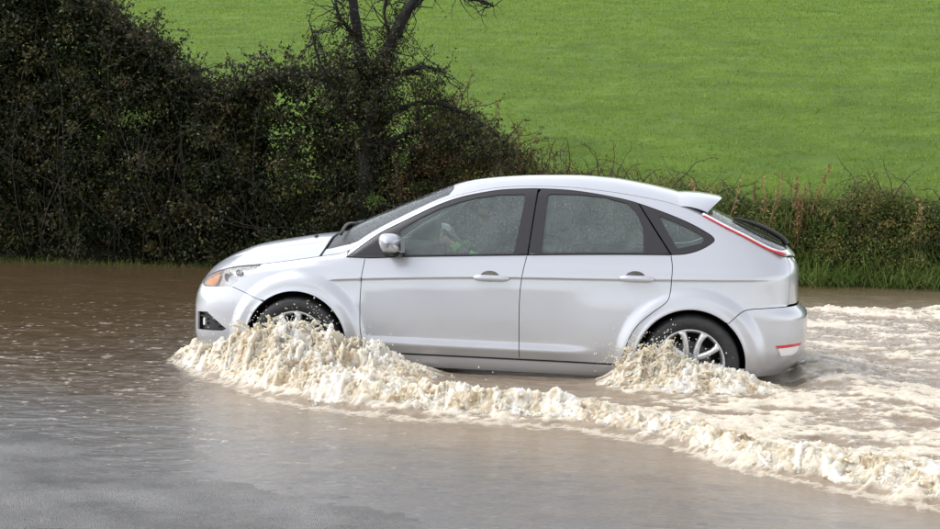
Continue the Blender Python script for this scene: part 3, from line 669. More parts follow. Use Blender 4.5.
# ================================================================== THE GROUND, FIELD, ROAD AND WATER
WL = .17                                                             # flood level above the crown of the road
def shore(X): return -3.86-.42*X-.10*np.clip(X, -3, 3)**2*np.sign(X)*.4
def road_z(X, Y):
    z = WL+.028*(shore(X)-Y)+(.012*fbm2(X*1.1, Y*2.0, 4, 15)+.006*fbm2(X*5, Y*6, 3, 16)+.005*fbm2(X*17, Y*20, 3, 18))*sm((-Y-2.2)/1.0)
    z = np.where(z > 0, z, z*.25)
    return np.clip(z, -.05, .34)+.004*fbm2(X*1.3, Y*1.3, 3, 5)
def terr(X, Y):
    b = sm((Y-7.35)/1.5)                                             # bank beyond the road
    z = -.22*(1-b)+b*(.95+.25*sm((Y-8.4)/1.5))
    h = np.clip(Y-9.2, 0, None); z = z+np.where(h < 68, .172*h, .172*68+.02*(np.minimum(h, 500)-68))+0.0*X
    z = z+b*(.10*fbm2(X*.35, Y*.35, 3, 9)+.05*fbm2(X*1.6, Y*1.6, 3, 21))*sm((Y-7.6)/1.)
    z = np.where(Y < 0, -.22+np.clip(-Y-13, 0, 60)*.0, z)
    return z
def nonuni(*seg):
    return np.concatenate([np.linspace(a, b, n, endpoint=False) for a, b, n in seg[:-1]]+[np.linspace(*seg[-1])])
gx = nonuni((-700, -60, 20), (-60, -14, 60), (-14, 9, 190), (9, 40, 60), (40, 700, 20)); gy = nonuni((-300, -20, 10), (-20, 7, 16), (7, 11, 60), (11, 70, 150), (70, 800, 30))
GX, GY = np.meshgrid(gx, gy, indexing='ij')
def m_field():
    m, t, b = mat('field_turf'); c = t.nodes.new('ShaderNodeTexCoord')
    def nz(s, d=6, r=.6):
        n = t.nodes.new('ShaderNodeTexNoise'); n.inputs['Scale'].default_value = s; n.inputs['Detail'].default_value = d; n.inputs['Roughness'].default_value = r; t.links.new(c.outputs['Object'], n.inputs['Vector']); return n.outputs['Fac']
    cr = t.nodes.new('ShaderNodeValToRGB'); e = cr.color_ramp.elements; e[0].position = .33; e[0].color = (.055, .105, .012, 1); e[1].position = .68; e[1].color = (.15, .245, .026, 1)
    mx = t.nodes.new('ShaderNodeMath'); mx.operation = 'MULTIPLY_ADD'; mx.inputs[1].default_value = .45; ad = t.nodes.new('ShaderNodeMath'); ad.operation = 'MULTIPLY'; ad.inputs[1].default_value = .55
    t.links.new(nz(.6, 4), ad.inputs[0]); t.links.new(nz(9, 8, .75), mx.inputs[0]); t.links.new(ad.outputs[0], mx.inputs[2]); t.links.new(mx.outputs[0], cr.inputs[0])
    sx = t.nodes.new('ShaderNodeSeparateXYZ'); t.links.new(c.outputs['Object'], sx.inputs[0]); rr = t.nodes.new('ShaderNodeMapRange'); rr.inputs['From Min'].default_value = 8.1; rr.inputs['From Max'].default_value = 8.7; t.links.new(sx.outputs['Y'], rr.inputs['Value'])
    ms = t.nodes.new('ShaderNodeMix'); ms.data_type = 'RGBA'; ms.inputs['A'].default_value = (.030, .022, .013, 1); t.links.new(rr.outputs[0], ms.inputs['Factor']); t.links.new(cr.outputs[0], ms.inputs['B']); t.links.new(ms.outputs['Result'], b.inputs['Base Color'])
    pset(b, Roughness=.85); b.inputs['Specular IOR Level'].default_value = .2
    bp = t.nodes.new('ShaderNodeBump'); bp.inputs['Strength'].default_value = .9; bp.inputs['Distance'].default_value = .12; t.links.new(nz(7, 8, .75), bp.inputs['Height']); t.links.new(bp.outputs[0], b.inputs['Normal'])
    return m
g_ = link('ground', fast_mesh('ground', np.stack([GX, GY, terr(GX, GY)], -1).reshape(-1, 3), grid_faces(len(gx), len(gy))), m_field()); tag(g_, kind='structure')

def m_road():
    m, t, b = mat('wet_asphalt'); c = t.nodes.new('ShaderNodeTexCoord')
    n = t.nodes.new('ShaderNodeTexNoise'); n.inputs['Scale'].default_value = 110; n.inputs['Detail'].default_value = 6; n.inputs['Roughness'].default_value = .75; t.links.new(c.outputs['Object'], n.inputs['Vector'])
    v = t.nodes.new('ShaderNodeTexVoronoi'); v.inputs['Scale'].default_value = 210; t.links.new(c.outputs['Object'], v.inputs['Vector'])
    n2 = t.nodes.new('ShaderNodeTexNoise'); n2.inputs['Scale'].default_value = 2.2; n2.inputs['Detail'].default_value = 6; t.links.new(c.outputs['Object'], n2.inputs['Vector'])
    cr = t.nodes.new('ShaderNodeValToRGB'); e = cr.color_ramp.elements; e[0].position = .3; e[0].color = (.022, .021, .020, 1); e[1].position = .66; e[1].color = (.27, .258, .245, 1)
    r0 = t.nodes.new('ShaderNodeMapRange'); r0.inputs['From Min'].default_value = .35; r0.inputs['From Max'].default_value = .65; r0.inputs['To Min'].default_value = .45; r0.inputs['To Max'].default_value = 1.15; t.links.new(n2.outputs['Fac'], r0.inputs['Value'])
    sc0 = t.nodes.new('ShaderNodeVectorMath'); sc0.operation = 'SCALE'; t.links.new(cr.outputs[0], sc0.inputs[0]); t.links.new(r0.outputs[0], sc0.inputs['Scale'])
    t.links.new(n.outputs['Fac'], cr.inputs[0]); t.links.new(sc0.outputs[0], b.inputs['Base Color'])
    r = t.nodes.new('ShaderNodeMapRange'); r.inputs['To Min'].default_value = .14; r.inputs['To Max'].default_value = .42; t.links.new(n2.outputs['Fac'], r.inputs['Value']); t.links.new(r.outputs[0], b.inputs['Roughness'])
    bp = t.nodes.new('ShaderNodeBump'); bp.inputs['Strength'].default_value = 1.0; bp.inputs['Distance'].default_value = .006; bp.invert = True; t.links.new(v.outputs['Distance'], bp.inputs['Height']); t.links.new(bp.outputs[0], b.inputs['Normal'])
    return m
rx = nonuni((-80, -6, 40), (-6, -2.5, 60), (-2.5, 3.2, 290), (3.2, 6, 40), (6, 80, 40)); ry = nonuni((-15, -6.0, 20), (-6.0, -3, 150), (-3, 7.6, 60)); RX, RY = np.meshgrid(rx, ry, indexing='ij')
rd_ = link('road', fast_mesh('road', np.stack([RX, RY, road_z(RX, RY)], -1).reshape(-1, 3), grid_faces(len(rx), len(ry))), m_road()); tag(rd_, kind='structure')

# ---- flood water: height field with ripples, bow wave and wake
CREST = np.array([(-1.6, -.1), (-1.05, -.35), (-.90, -.80), (-.725, -1.10), (-.42, -1.5), (-.088, -1.90), (.2, -2.2), (.503, -2.43), (1.096, -2.55), (1.537, -2.58), (1.984, -2.72), (2.508, -3.02), (2.837, -3.48), (3.133, -3.72), (3.406, -3.92), (3.669, -4.04), (5, -4.55), (7, -5.3), (9, -6.0)])
def crest_y(X): return np.interp(X, CREST[:, 0], CREST[:, 1])
def wake(X, Y):
    """returns height, foam amount, turbulence for a point on the flood"""
    wob = .10*fbm2(X*1.9, Y*.7, 3, 31)+.045*fbm2(X*7, Y*3, 3, 33)
    near = Y < 0
    u = np.where(near, Y-(crest_y(X)+wob), (-crest_y(X)*1.08+wob)-Y)  # metres inside the wake's outer edge
    inside = sm(u/.05)*sm((X+1.02)/.10)
    A = np.interp(X, [-1.05, -.8, -.4, .1, .7, 1.3, 2, 3, 4.5, 7], [.0, .03, .06, .09, .085, .065, .06, .065, .055, .035])
    rw = np.interp(X, [-1, .2, 1.5, 3], [.42, .50, .36, .30]); ridge = np.where(near, 1, .45)*sm(u/rw)*np.exp(-np.clip(u-rw, 0, 9)/np.interp(X, [-1, .5, 2, 4], [.35, .45, .32, .5]))
    dB = np.abs(Y)-.93                                                  # metres out from the body side
    # water piled up and thrown out at the wheels
    pile = .15*np.exp(-((X-.02)/.30)**2-((dB-.24)/.28)**2)+.13*np.exp(-((X-.48)/.40)**2-((dB-.30)/.30)**2)+.05*np.exp(-((X+.50)/.25)**2-((dB-.1)/.25)**2)
    pile = pile+.15*np.exp(-((X-2.38)/.24)**2-((dB-.16)/.22)**2)+.080*np.exp(-((X-2.78)/.34)**2-((dB-.20)/.28)**2)
    stern = .07*sm((X-3.2)/.5)*np.exp(-(X-3.2).clip(0)/3.)*np.cos(np.clip(X-3.4, 0, 9)*3.3+Y*.8)*np.exp(-(Y/1.6)**2)
    tr = np.clip(ridge*1.1+pile/.12, 0, 1)
    calm = np.exp(-((dB-.28)/.42)**2)*sm((X-.9)/.4)*(1-sm((X-1.95)/.3)) # trough beside the doors
    back = sm((X-2.2)/.8)
    turb = inside*np.clip(.30+tr*.9+back*.45-.8*calm, 0.05, 1.25)
    n1 = fbm2(X*3.9, Y*6.6, 5, 41, ridged=True); n2 = fbm2(X*14, Y*19, 4, 47, ridged=True); n3 = fbm2(X*2.1, Y*4.4, 4, 53)
    n4 = fbm2(X*34+2*n1, Y*34+2*n2, 3, 49, ridged=True)
    h = inside*(A*ridge*(1+.35*n3)+pile+stern)+turb*np.interp(X, [1.5, 3], [1, .62])*(.050*n1+.024*n2+.012*n4+.035*n3)
    rip = .0055*fbm2(X*3.6, Y*8.5, 4, 61)+.0035*fbm2(X*11, Y*21, 3, 63)
    amp = np.interp(X, [-9, -4, -1.5, 1, 6], [.8, 1.0, 1.5, 1.0, 1.2])*(1-.25*sm((-Y-1.5)/1.5))
    h = h+rip*amp*(1-.6*turb.clip(0, 1))
    f = inside*np.clip(.02+.60*tr+.19*back-.8*calm+.85*(n1*.55+n3*.75)+.36*n2+.12*n4, 0, 1)
    f = sm((f-.26)/.55)
    # drifting lines of spent foam and bubbles ahead and outside
    sp = fbm2(X*15, Y*30, 4, 71); dist = np.hypot((X+1.3)*.7, Y+.6)
    fl = sm((sp-.41)/.06)*np.interp(dist, [0, 1.2, 3.5, 6], [.55, .45, .32, .1])*(Y < 5.5)*(1-sm((X-1.)/1.5))
    ap = sm((u+.15)/.15)*(u < .06)*sm((X+1.0)/.15)*sm((fbm2(X*13, Y*17, 4, 73, ridged=True)*.6+.42+.7*u/.15-.1)/.4)*(Y < 0)   # lacy apron of foam at the foot of the wave
    f = np.maximum(np.maximum(f, fl), ap*.5)
    silt_sheen = np.clip(inside*1.0+.75*sm(1-np.abs(u)/3.2)*sm((X+.9)/1.1), 0, 1)  # stirred silt in the wake; outer spread paints the foreground's tan reflection
    return h, f, turb, silt_sheen, np.clip(ridge*inside*np.interp(X, [-1, -.3, .4, 1.2, 4], [.55, .75, .65, .45, .42])+pile/.12*inside, 0, 1.3), u
wx = nonuni((-70, -9, 40), (-9, -2, 233), (-2, 6, 470), (6, 12, 60), (12, 70, 30)); wy = nonuni((-14, -5.6, 12), (-5.6, -4.4, 60), (-4.4, -.85, 236), (-.85, 1.0, 60), (1, 8.4, 210))
WX, WY = np.meshgrid(wx, wy, indexing='ij')
H, FO, TU, SI, SPL, UU = wake(WX, WY)
# under the car body keep the surface below the floor
und = (1-sm((np.abs(WY)-.84)/.05))*sm((WX+.80)/.1)*(1-sm((WX-3.3)/.1)); H = H*(1-und)-.01*und
depth = WL+H-road_z(WX, WY)
def m_water():
    m, t, b = mat('flood_water'); c = t.nodes.new('ShaderNodeTexCoord')
    def at(n): a = t.nodes.new('ShaderNodeAttribute'); a.attribute_name = n; return a.outputs['Fac']
    def mixc(fac, A, B):
        x = t.nodes.new('ShaderNodeMix'); x.data_type = 'RGBA'; t.links.new(fac, x.inputs['Factor'])
        for nm, v in (('A', A), ('B', B)):
            if isinstance(v, tuple): x.inputs[nm].default_value = (*v, 1)
            else: t.links.new(v, x.inputs[nm])
        return x.outputs['Result']
    def nz(sx, sy, sz_, d=4, r=.6):
        mp = t.nodes.new('ShaderNodeMapping'); mp.inputs['Scale'].default_value = (sx, sy, sz_); t.links.new(c.outputs['Object'], mp.inputs[0])
        n = t.nodes.new('ShaderNodeTexNoise'); n.inputs['Scale'].default_value = 1; n.inputs['Detail'].default_value = d; n.inputs['Roughness'].default_value = r; t.links.new(mp.outputs[0], n.inputs['Vector']); return n.outputs['Fac']
    brown = mixc(nz(.9, 1.6, 1), (.064, .042, .021), (.10, .066, .034))
    silt_sheen = mixc(nz(3, 7, 3), (.20, .150, .100), (.31, .25, .185))  # stirred mud tone, lightened to put the foreground reflection into the colour
    col = mixc(at('silt_sheen'), brown, silt_sheen)
    shal = mixc(nz(40, 60, 40, 5, .75), (.055, .051, .047), (.17, .16, .15))
    col = mixc(at('shallow'), col, shal)
    foamc = mixc(nz(9, 12, 12, 6, .7), (.48, .39, .26), (.72, .68, .61))
    fr = t.nodes.new('ShaderNodeMath'); fr.operation = 'MULTIPLY_ADD'; fr.inputs[1].default_value = 1.5; 
    fn = t.nodes.new('ShaderNodeMath'); fn.operation = 'MULTIPLY_ADD'; fn.inputs[1].default_value = .9; fn.inputs[2].default_value = -.52
    t.links.new(nz(55, 70, 60, 5, .7), fn.inputs[0]); t.links.new(at('foam'), fr.inputs[0]); t.links.new(fn.outputs[0], fr.inputs[2]); fr.use_clamp = True
    vo = t.nodes.new('ShaderNodeTexVoronoi'); vo.feature = 'DISTANCE_TO_EDGE'; vo.inputs['Scale'].default_value = 1
    mp_ = t.nodes.new('ShaderNodeMapping'); mp_.inputs['Scale'].default_value = (9, 15, 12); wa = t.nodes.new('ShaderNodeTexNoise'); wa.inputs['Scale'].default_value = 9; wa.inputs['Detail'].default_value = 4
    t.links.new(c.outputs['Object'], wa.inputs['Vector']); vm_ = t.nodes.new('ShaderNodeVectorMath'); vm_.operation = 'MULTIPLY_ADD'; vm_.inputs[1].default_value = (.16, .16, .16); t.links.new(wa.outputs['Color'], vm_.inputs[0]); t.links.new(c.outputs['Object'], vm_.inputs[2])
    t.links.new(vm_.outputs[0], mp_.inputs[0]); t.links.new(mp_.outputs[0], vo.inputs['Vector'])
    la = t.nodes.new('ShaderNodeMath'); la.operation = 'MULTIPLY_ADD'; la.inputs[1].default_value = -1.6; t.links.new(vo.outputs['Distance'], la.inputs[0]); t.links.new(fn.outputs[0], la.inputs[2]); t.links.new(la.outputs[0], fr.inputs[2])
    col = mixc(fr.outputs[0], col, foamc); t.links.new(col, b.inputs['Base Color'])
    r = t.nodes.new('ShaderNodeMapRange'); r.inputs['To Min'].default_value = .07; r.inputs['To Max'].default_value = .55; t.links.new(fr.outputs[0], r.inputs['Value']); t.links.new(r.outputs[0], b.inputs['Roughness'])
    b.inputs['IOR'].default_value = 1.33; b.inputs['Subsurface Radius'].default_value = (1., .85, .6); b.inputs['Subsurface Scale'].default_value = .02; t.links.new(fr.outputs[0], b.inputs['Subsurface Weight'])
    b1 = t.nodes.new('ShaderNodeBump'); b1.inputs['Strength'].default_value = .42; b1.inputs['Distance'].default_value = .016; t.links.new(nz(9, 22, 9, 5, .62), b1.inputs['Height'])
    b2 = t.nodes.new('ShaderNodeBump'); b2.inputs['Distance'].default_value = .008; t.links.new(nz(60, 80, 60, 4, .7), b2.inputs['Height']); t.links.new(b1.outputs[0], b2.inputs['Normal'])
    st = t.nodes.new('ShaderNodeMapRange'); st.inputs['To Min'].default_value = .18; st.inputs['To Max'].default_value = .9; t.links.new(at('foam'), st.inputs['Value']); t.links.new(st.outputs[0], b2.inputs['Strength'])
    t.links.new(b2.outputs[0], b.inputs['Normal'])
    return m
M['water'] = m_water()
sha = sm((.055-depth)/.055)*sm((-WY-.8)/1.6)
wt = link('water', fast_mesh('water', np.stack([WX, WY, WL+H], -1).reshape(-1, 3), grid_faces(len(wx), len(wy)), attrs={'foam': FO.ravel(), 'silt_sheen': SI.ravel(), 'shallow': sha.ravel()}), M['water']); tag(wt, kind='structure')

# ================================================================== VEGETATION
M['hedge_leaf'] = m_leaf('hedge_leaf', (.010, .015, .004), (.034, .046, .012), (.120, .115, .045), .38, .22, True)
M['bramble_leaf'] = m_leaf('bramble_leaf', (.060, .095, .020), (.150, .205, .048), (.26, .235, .08), .45, .4, True)
M['bright_leaf'] = m_leaf('bright_leaf', (.05, .09, .02), (.09, .17, .03), (.16, .20, .04), .42, .3)
M['grass'] = m_leaf('long_grass', (.060, .108, .022), (.170, .245, .058), (.36, .33, .14), .5, .45)
M['turf'] = m_leaf('turf_blades', (.062, .118, .014), (.175, .272, .030), (.29, .36, .065), .6, .42)
M['dry'] = m_leaf('dry_stalk', (.14, .07, .035), (.32, .20, .09), (.50, .38, .20), .7, .3)
M['bark'] = simple('dark_bark', (.011, .010, .008), .85, noise=.5, scale=14, bump=.8, bscale=40)
M['twig'] = simple('twig_bark', (.030, .022, .015), .85, noise=.5, scale=20)
def unit(v): return v/np.maximum(np.linalg.norm(v, axis=-1, keepdims=True), 1e-9)
def leaf_mesh(name, C, size, asp=.55, tint=None, upb=.5):
    """one four-cornered, folded leaf at each point of C"""
    n = len(C); d = unit(rng.normal(size=(n, 3))+np.array([0, -.25, -.15])); nr = unit(rng.normal(size=(n, 3))+np.array([0, -.5, upb*2])); s_ = unit(np.cross(d, nr)); nr = np.cross(s_, d)
    L = size[:, None]; W = L*asp*.5
    a = C; b_ = C+d*L*.45+s_*W+nr*L*.10; c = C+d*L-nr*L*.10; e = C+d*L*.45-s_*W+nr*L*.10
    V = np.stack([a, b_, c, e], 1).reshape(-1, 3); F = np.arange(4*n).reshape(n, 4)
    return fast_mesh(name, V, F, False, {'tint': np.repeat(tint if tint is not None else rng.random(n), 4)})
def twig_mesh(name, lines, r0=.01, r1=.003, n=4):
    """thin tapered tubes, one for each polyline"""
    VV = []; FF = []; k0 = 0
    for P in lines:
        P = np.asarray(P, float); m_ = len(P); rr = np.linspace(r0, r1, m_) if np.isscalar(r0) else None; t = unit(np.gradient(P, axis=0)); u = unit(np.cross(t, np.array([.31, .2, .93]))); v = np.cross(t, u); an = np.arange(n)*2*PI/n
        VV.append((P[:, None]+rr[:, None, None]*(u[:, None]*np.cos(an)[None, :, None]+v[:, None]*np.sin(an)[None, :, None])).reshape(-1, 3))
        i = np.arange(m_-1)[:, None]*n+np.arange(n)[None]; j = np.arange(m_-1)[:, None]*n+(np.arange(n)+1)[None] % n
        j = np.arange(m_-1)[:, None]*n+((np.arange(n)+1) % n)[None]
        FF.append(np.stack([i, j, j+n, i+n], -1).reshape(-1, 4)+k0); k0 += m_*n
    return fast_mesh(name, np.concatenate(VV), np.concatenate(FF), True)
def wander(p, d, L, n=6, j=.25, droop=0.):
    P = [np.array(p, float)]; d = np.array(d, float)
    for k in range(n):
        d = unit(d+rng.normal(size=3)*j+np.array([0, 0, -droop])); P.append(P[-1]+d*L/n)
    return np.array(P)
def shrub(name, label, cat, cx, w, topf, y0=7.55, dy=1.3, leaf='hedge_leaf', dens_=1.0, sprig=30, group='hedge shrubs along the far verge', size=(.042, .075), base=.15, sparse=0., twigs=40, tintb=0., back=8500):
    root = empty(name, (cx, y0+.5*dy, float(terr(np.array(cx), np.array(y0+.5*dy))))); tag(root, label, cat, group)
    off = np.array(root.location)
    nc = int(250*w*dens_); C = []; T = []
    X = cx+(rng.random(nc)-.5)*w*1.12; tz = topf(X); q = rng.random(nc)**.85; Z = base+(tz-base-.12)*q
    bulge = np.sqrt(np.clip(1-(q*.9)**2.2, .05, 1)); Y = y0+dy*.55-dy*.55*bulge*(.65+.45*rng.random(nc))+dy*.75*rng.random(nc)**1.3
    rad = .10+.16*rng.random(nc)*(1-.4*q); nl = (rng.integers(40, 95, nc)*dens_**.3).astype(int)
    for i in range(nc):
        if sparse and rng.random() < sparse*q[i]: continue
        d = unit(rng.normal(size=(nl[i], 3)))*rad[i]*rng.random((nl[i], 1))**.45*np.array([1.2, 1, .8]); C.append(np.array([X[i], Y[i], Z[i]])+d); T.append(np.clip(rng.normal(.33+tintb+.32*rng.normal(), .20, nl[i]), 0, 1))
    lines = []
    for k in range(twigs):
        x = cx+(rng.random()-.5)*w*.8; lines.append(wander((x, y0+dy*(.1+.5*rng.random()), .1+.3*rng.random()), (rng.normal()*.3, -.12, 1), float(topf(np.array([x]))[0])*(.5+.5*rng.random()), 8, .22))
    for k in range(sprig):
        x = cx+(rng.random()-.5)*w; z = float(topf(np.array([x]))[0])-.2; P = wander((x, y0+dy*(.15+.6*rng.random()), z), (rng.normal()*.7, rng.normal()*.3, .8), .25+.55*rng.random(), 7, .3, .08); lines.append(P)
        m_ = rng.integers(10, 34); i = rng.random(m_)*(len(P)-1); a = P[i.astype(int)]; b_ = P[np.minimum(i.astype(int)+1, len(P)-1)]; C.append(a+(b_-a)*(i % 1)[:, None]+rng.normal(size=(m_, 3))*.018); T.append(np.clip(rng.normal(.5+tintb, .25, m_), 0, 1))
    nb = int(back*w); xb = cx+(rng.random(nb)-.5)*w*1.1; C.append(np.stack([xb, y0+.45+.8*rng.random(nb), base+(topf(xb)-base-.10)*rng.random(nb)], 1)); T.append(np.clip(rng.normal(.3, .2, nb), 0, 1))
    C = np.concatenate(C); T = np.concatenate(T); sz_ = size[0]+(size[1]-size[0])*rng.random(len(C)); sz_[-nb:] *= 1.5 if nb else 1
    gz = terr(C[:, 0], C[:, 1]); C[:, 2] = np.maximum(C[:, 2], np.minimum(gz, 1.2)*.6)
    link('foliage', leaf_mesh('foliage', C-off, sz_, tint=T), M[leaf], root)
    link('branches', twig_mesh('branches', [l-off for l in lines], .008, .002), M['twig'], root)
    return root
OUT = np.array([(-9, 4.3), (-6.6, 4.1), (-5.4, 3.85), (-4.9, 3.45), (-4.5, 3.15), (-4.1, 2.85), (-3.75, 2.45), (-3.4, 2.62), (-2.9, 2.85), (-2.3, 2.80), (-1.9, 2.9), (-1.2, 2.65), (-.6, 2.55), (-.1, 2.15), (.4, 1.9), (.77, 1.66), (1.34, 1.58), (2.0, 1.55), (2.4, 1.60), (2.7, 1.46), (3.1, 1.50), (3.4, 1.30), (3.75, 1.46), (4.1, 1.22), (4.45, 1.30), (4.8, 1.52), (5.15, 1.46), (5.5, 1.30), (5.8, 1.42), (7, 1.4)])
def outl(X): return np.interp(X, OUT[:, 0], OUT[:, 1])+.10*fbm2(np.asarray(X)*2.3, np.asarray(X)*0+3.3, 3, 81)
shrub('hedge_shrub', 'tallest dark shrub at the left edge, taller than the frame', 'shrub', -7.6, 2.4, outl, sprig=40)
shrub('hedge_shrub', 'tall dark shrub at left whose top slopes down to the field', 'shrub', -5.6, 2.2, outl, sprig=120)
shrub('hedge_shrub', 'dark shrub under the dip in the hedge line where field shows', 'shrub', -4.0, 1.5, outl, sprig=110, dens_=.85)
shrub('hedge_shrub', 'dark leafy shrub left of the tree trunk behind the bonnet', 'shrub', -2.75, 1.6, outl, sprig=130, sparse=.6, back=1500)
shrub('hedge_shrub', 'dark tangled shrub around the foot of the bare tree', 'shrub', -1.35, 1.5, lambda X: outl(X)*.70, sprig=80, sparse=.45, y0=7.5, back=1200, dens_=.8)
shrub('hedge_shrub', 'brown twiggy shrub right of the tree, above the windscreen', 'shrub', .05, 1.6, lambda X: outl(X)-.05, leaf='bramble_leaf', sprig=60, sparse=.5, dens_=.7, tintb=.2, twigs=70, back=900)
G2 = 'bramble bushes on the grass bank'
shrub('bramble_bush', 'low brown bramble bush above the roof of the car', 'bush', 1.45, 1.5, lambda X: outl(X)-.05, leaf='bramble_leaf', sprig=26, dens_=.75, group=G2, back=1200, y0=7.85, tintb=.18, dy=1.0, twigs=40, size=(.028, .05))
shrub('bramble_bush', 'green bramble bush behind the roof spoiler', 'bush', 2.75, 1.3, lambda X: outl(X)-.02, leaf='bramble_leaf', sprig=10, dens_=.5, group=G2, back=1200, y0=7.85, dy=1.0, twigs=30, size=(.028, .05))
shrub('bramble_bush', 'bramble bush just right of the rear window, under dry stalks', 'bush', 3.85, 1.2, lambda X: outl(X)-.02, leaf='bramble_leaf', sprig=8, dens_=.5, group=G2, back=1200, y0=7.85, dy=1.0, twigs=30, size=(.028, .05), tintb=-.08)
shrub('bramble_bush', 'rounded brownish bramble bush standing highest on the right bank', 'bush', 4.85, 1.1, lambda X: outl(X)-.03, leaf='bramble_leaf', sprig=22, dens_=1.0, group=G2, back=1200, y0=7.66, dy=1.0, twigs=30, size=(.028, .05), tintb=.12)
shrub('bramble_bush', 'bramble bush at the right edge of the frame', 'bush', 6.0, 1.2, lambda X: outl(X)-.05, leaf='bramble_leaf', sprig=14, dens_=.8, group=G2, back=1200, y0=7.7, dy=1.0, twigs=30, size=(.028, .05), tintb=.05)
M['bracken_leaf'] = m_leaf('bracken_leaf', (.045, .028, .014), (.115, .070, .032), (.21, .145, .06), .6, .25)
G3 = 'dry bracken in front of the hedge'
shrub('bracken_clump', 'rusty dry bracken between the tree and the windscreen', 'bracken', -.55, 1.1, lambda X: 1.85+.15*np.sin(X*7), leaf='bracken_leaf', sprig=40, dens_=.45, group=G3, y0=7.35, dy=.8, twigs=30, back=300, size=(.025, .045), tintb=.15)
shrub('bracken_clump', 'rusty dry bracken above the windscreen and front of the roof', 'bracken', .55, 1.1, lambda X: 1.62+.1*np.sin(X*6), leaf='bracken_leaf', sprig=40, dens_=.45, group=G3, y0=7.35, dy=.8, twigs=30, back=300, size=(.025, .045), tintb=.15)
shrub('bracken_clump', 'low brown bracken over the middle of the roof', 'bracken', 1.6, 1.0, lambda X: 1.48+.08*np.sin(X*8), leaf='bracken_leaf', sprig=24, dens_=.4, group=G3, y0=7.5, dy=.8, twigs=20, back=200, size=(.022, .04), tintb=.2)
# small bright saplings in the hedge
def sapling(x, y, z, label, n=90, r=.14):
    root = empty('sapling', (x, y, z-.3)); tag(root, label, 'sapling', 'young green growth in the hedge')
    d = unit(rng.normal(size=(n, 3)))*r*rng.random((n, 1))**.5*np.array([1.3, .7, .8]); link('foliage', leaf_mesh('foliage', d+np.array([0, 0, .3]), .03+.025*rng.random(n)), M['bright_leaf'], root)
    link('stem', twig_mesh('stem', [wander((0, .1, -.4), (.1*rng.normal(), -.15, 1), .75, 6, .15) for k in range(3)], .008, .003), M['twig'], root)
sapling(-1.35, 7.35, 1.10, 'bright green leafy sprig low in the hedge above the windscreen')
sapling(-4.5, 7.3, 2.1, 'pale green leafy sprig in the dark shrub at left', 130, .22)
sapling(-1.0, 7.4, 1.65, 'small green sprig right of the tree trunk', 70, .13)

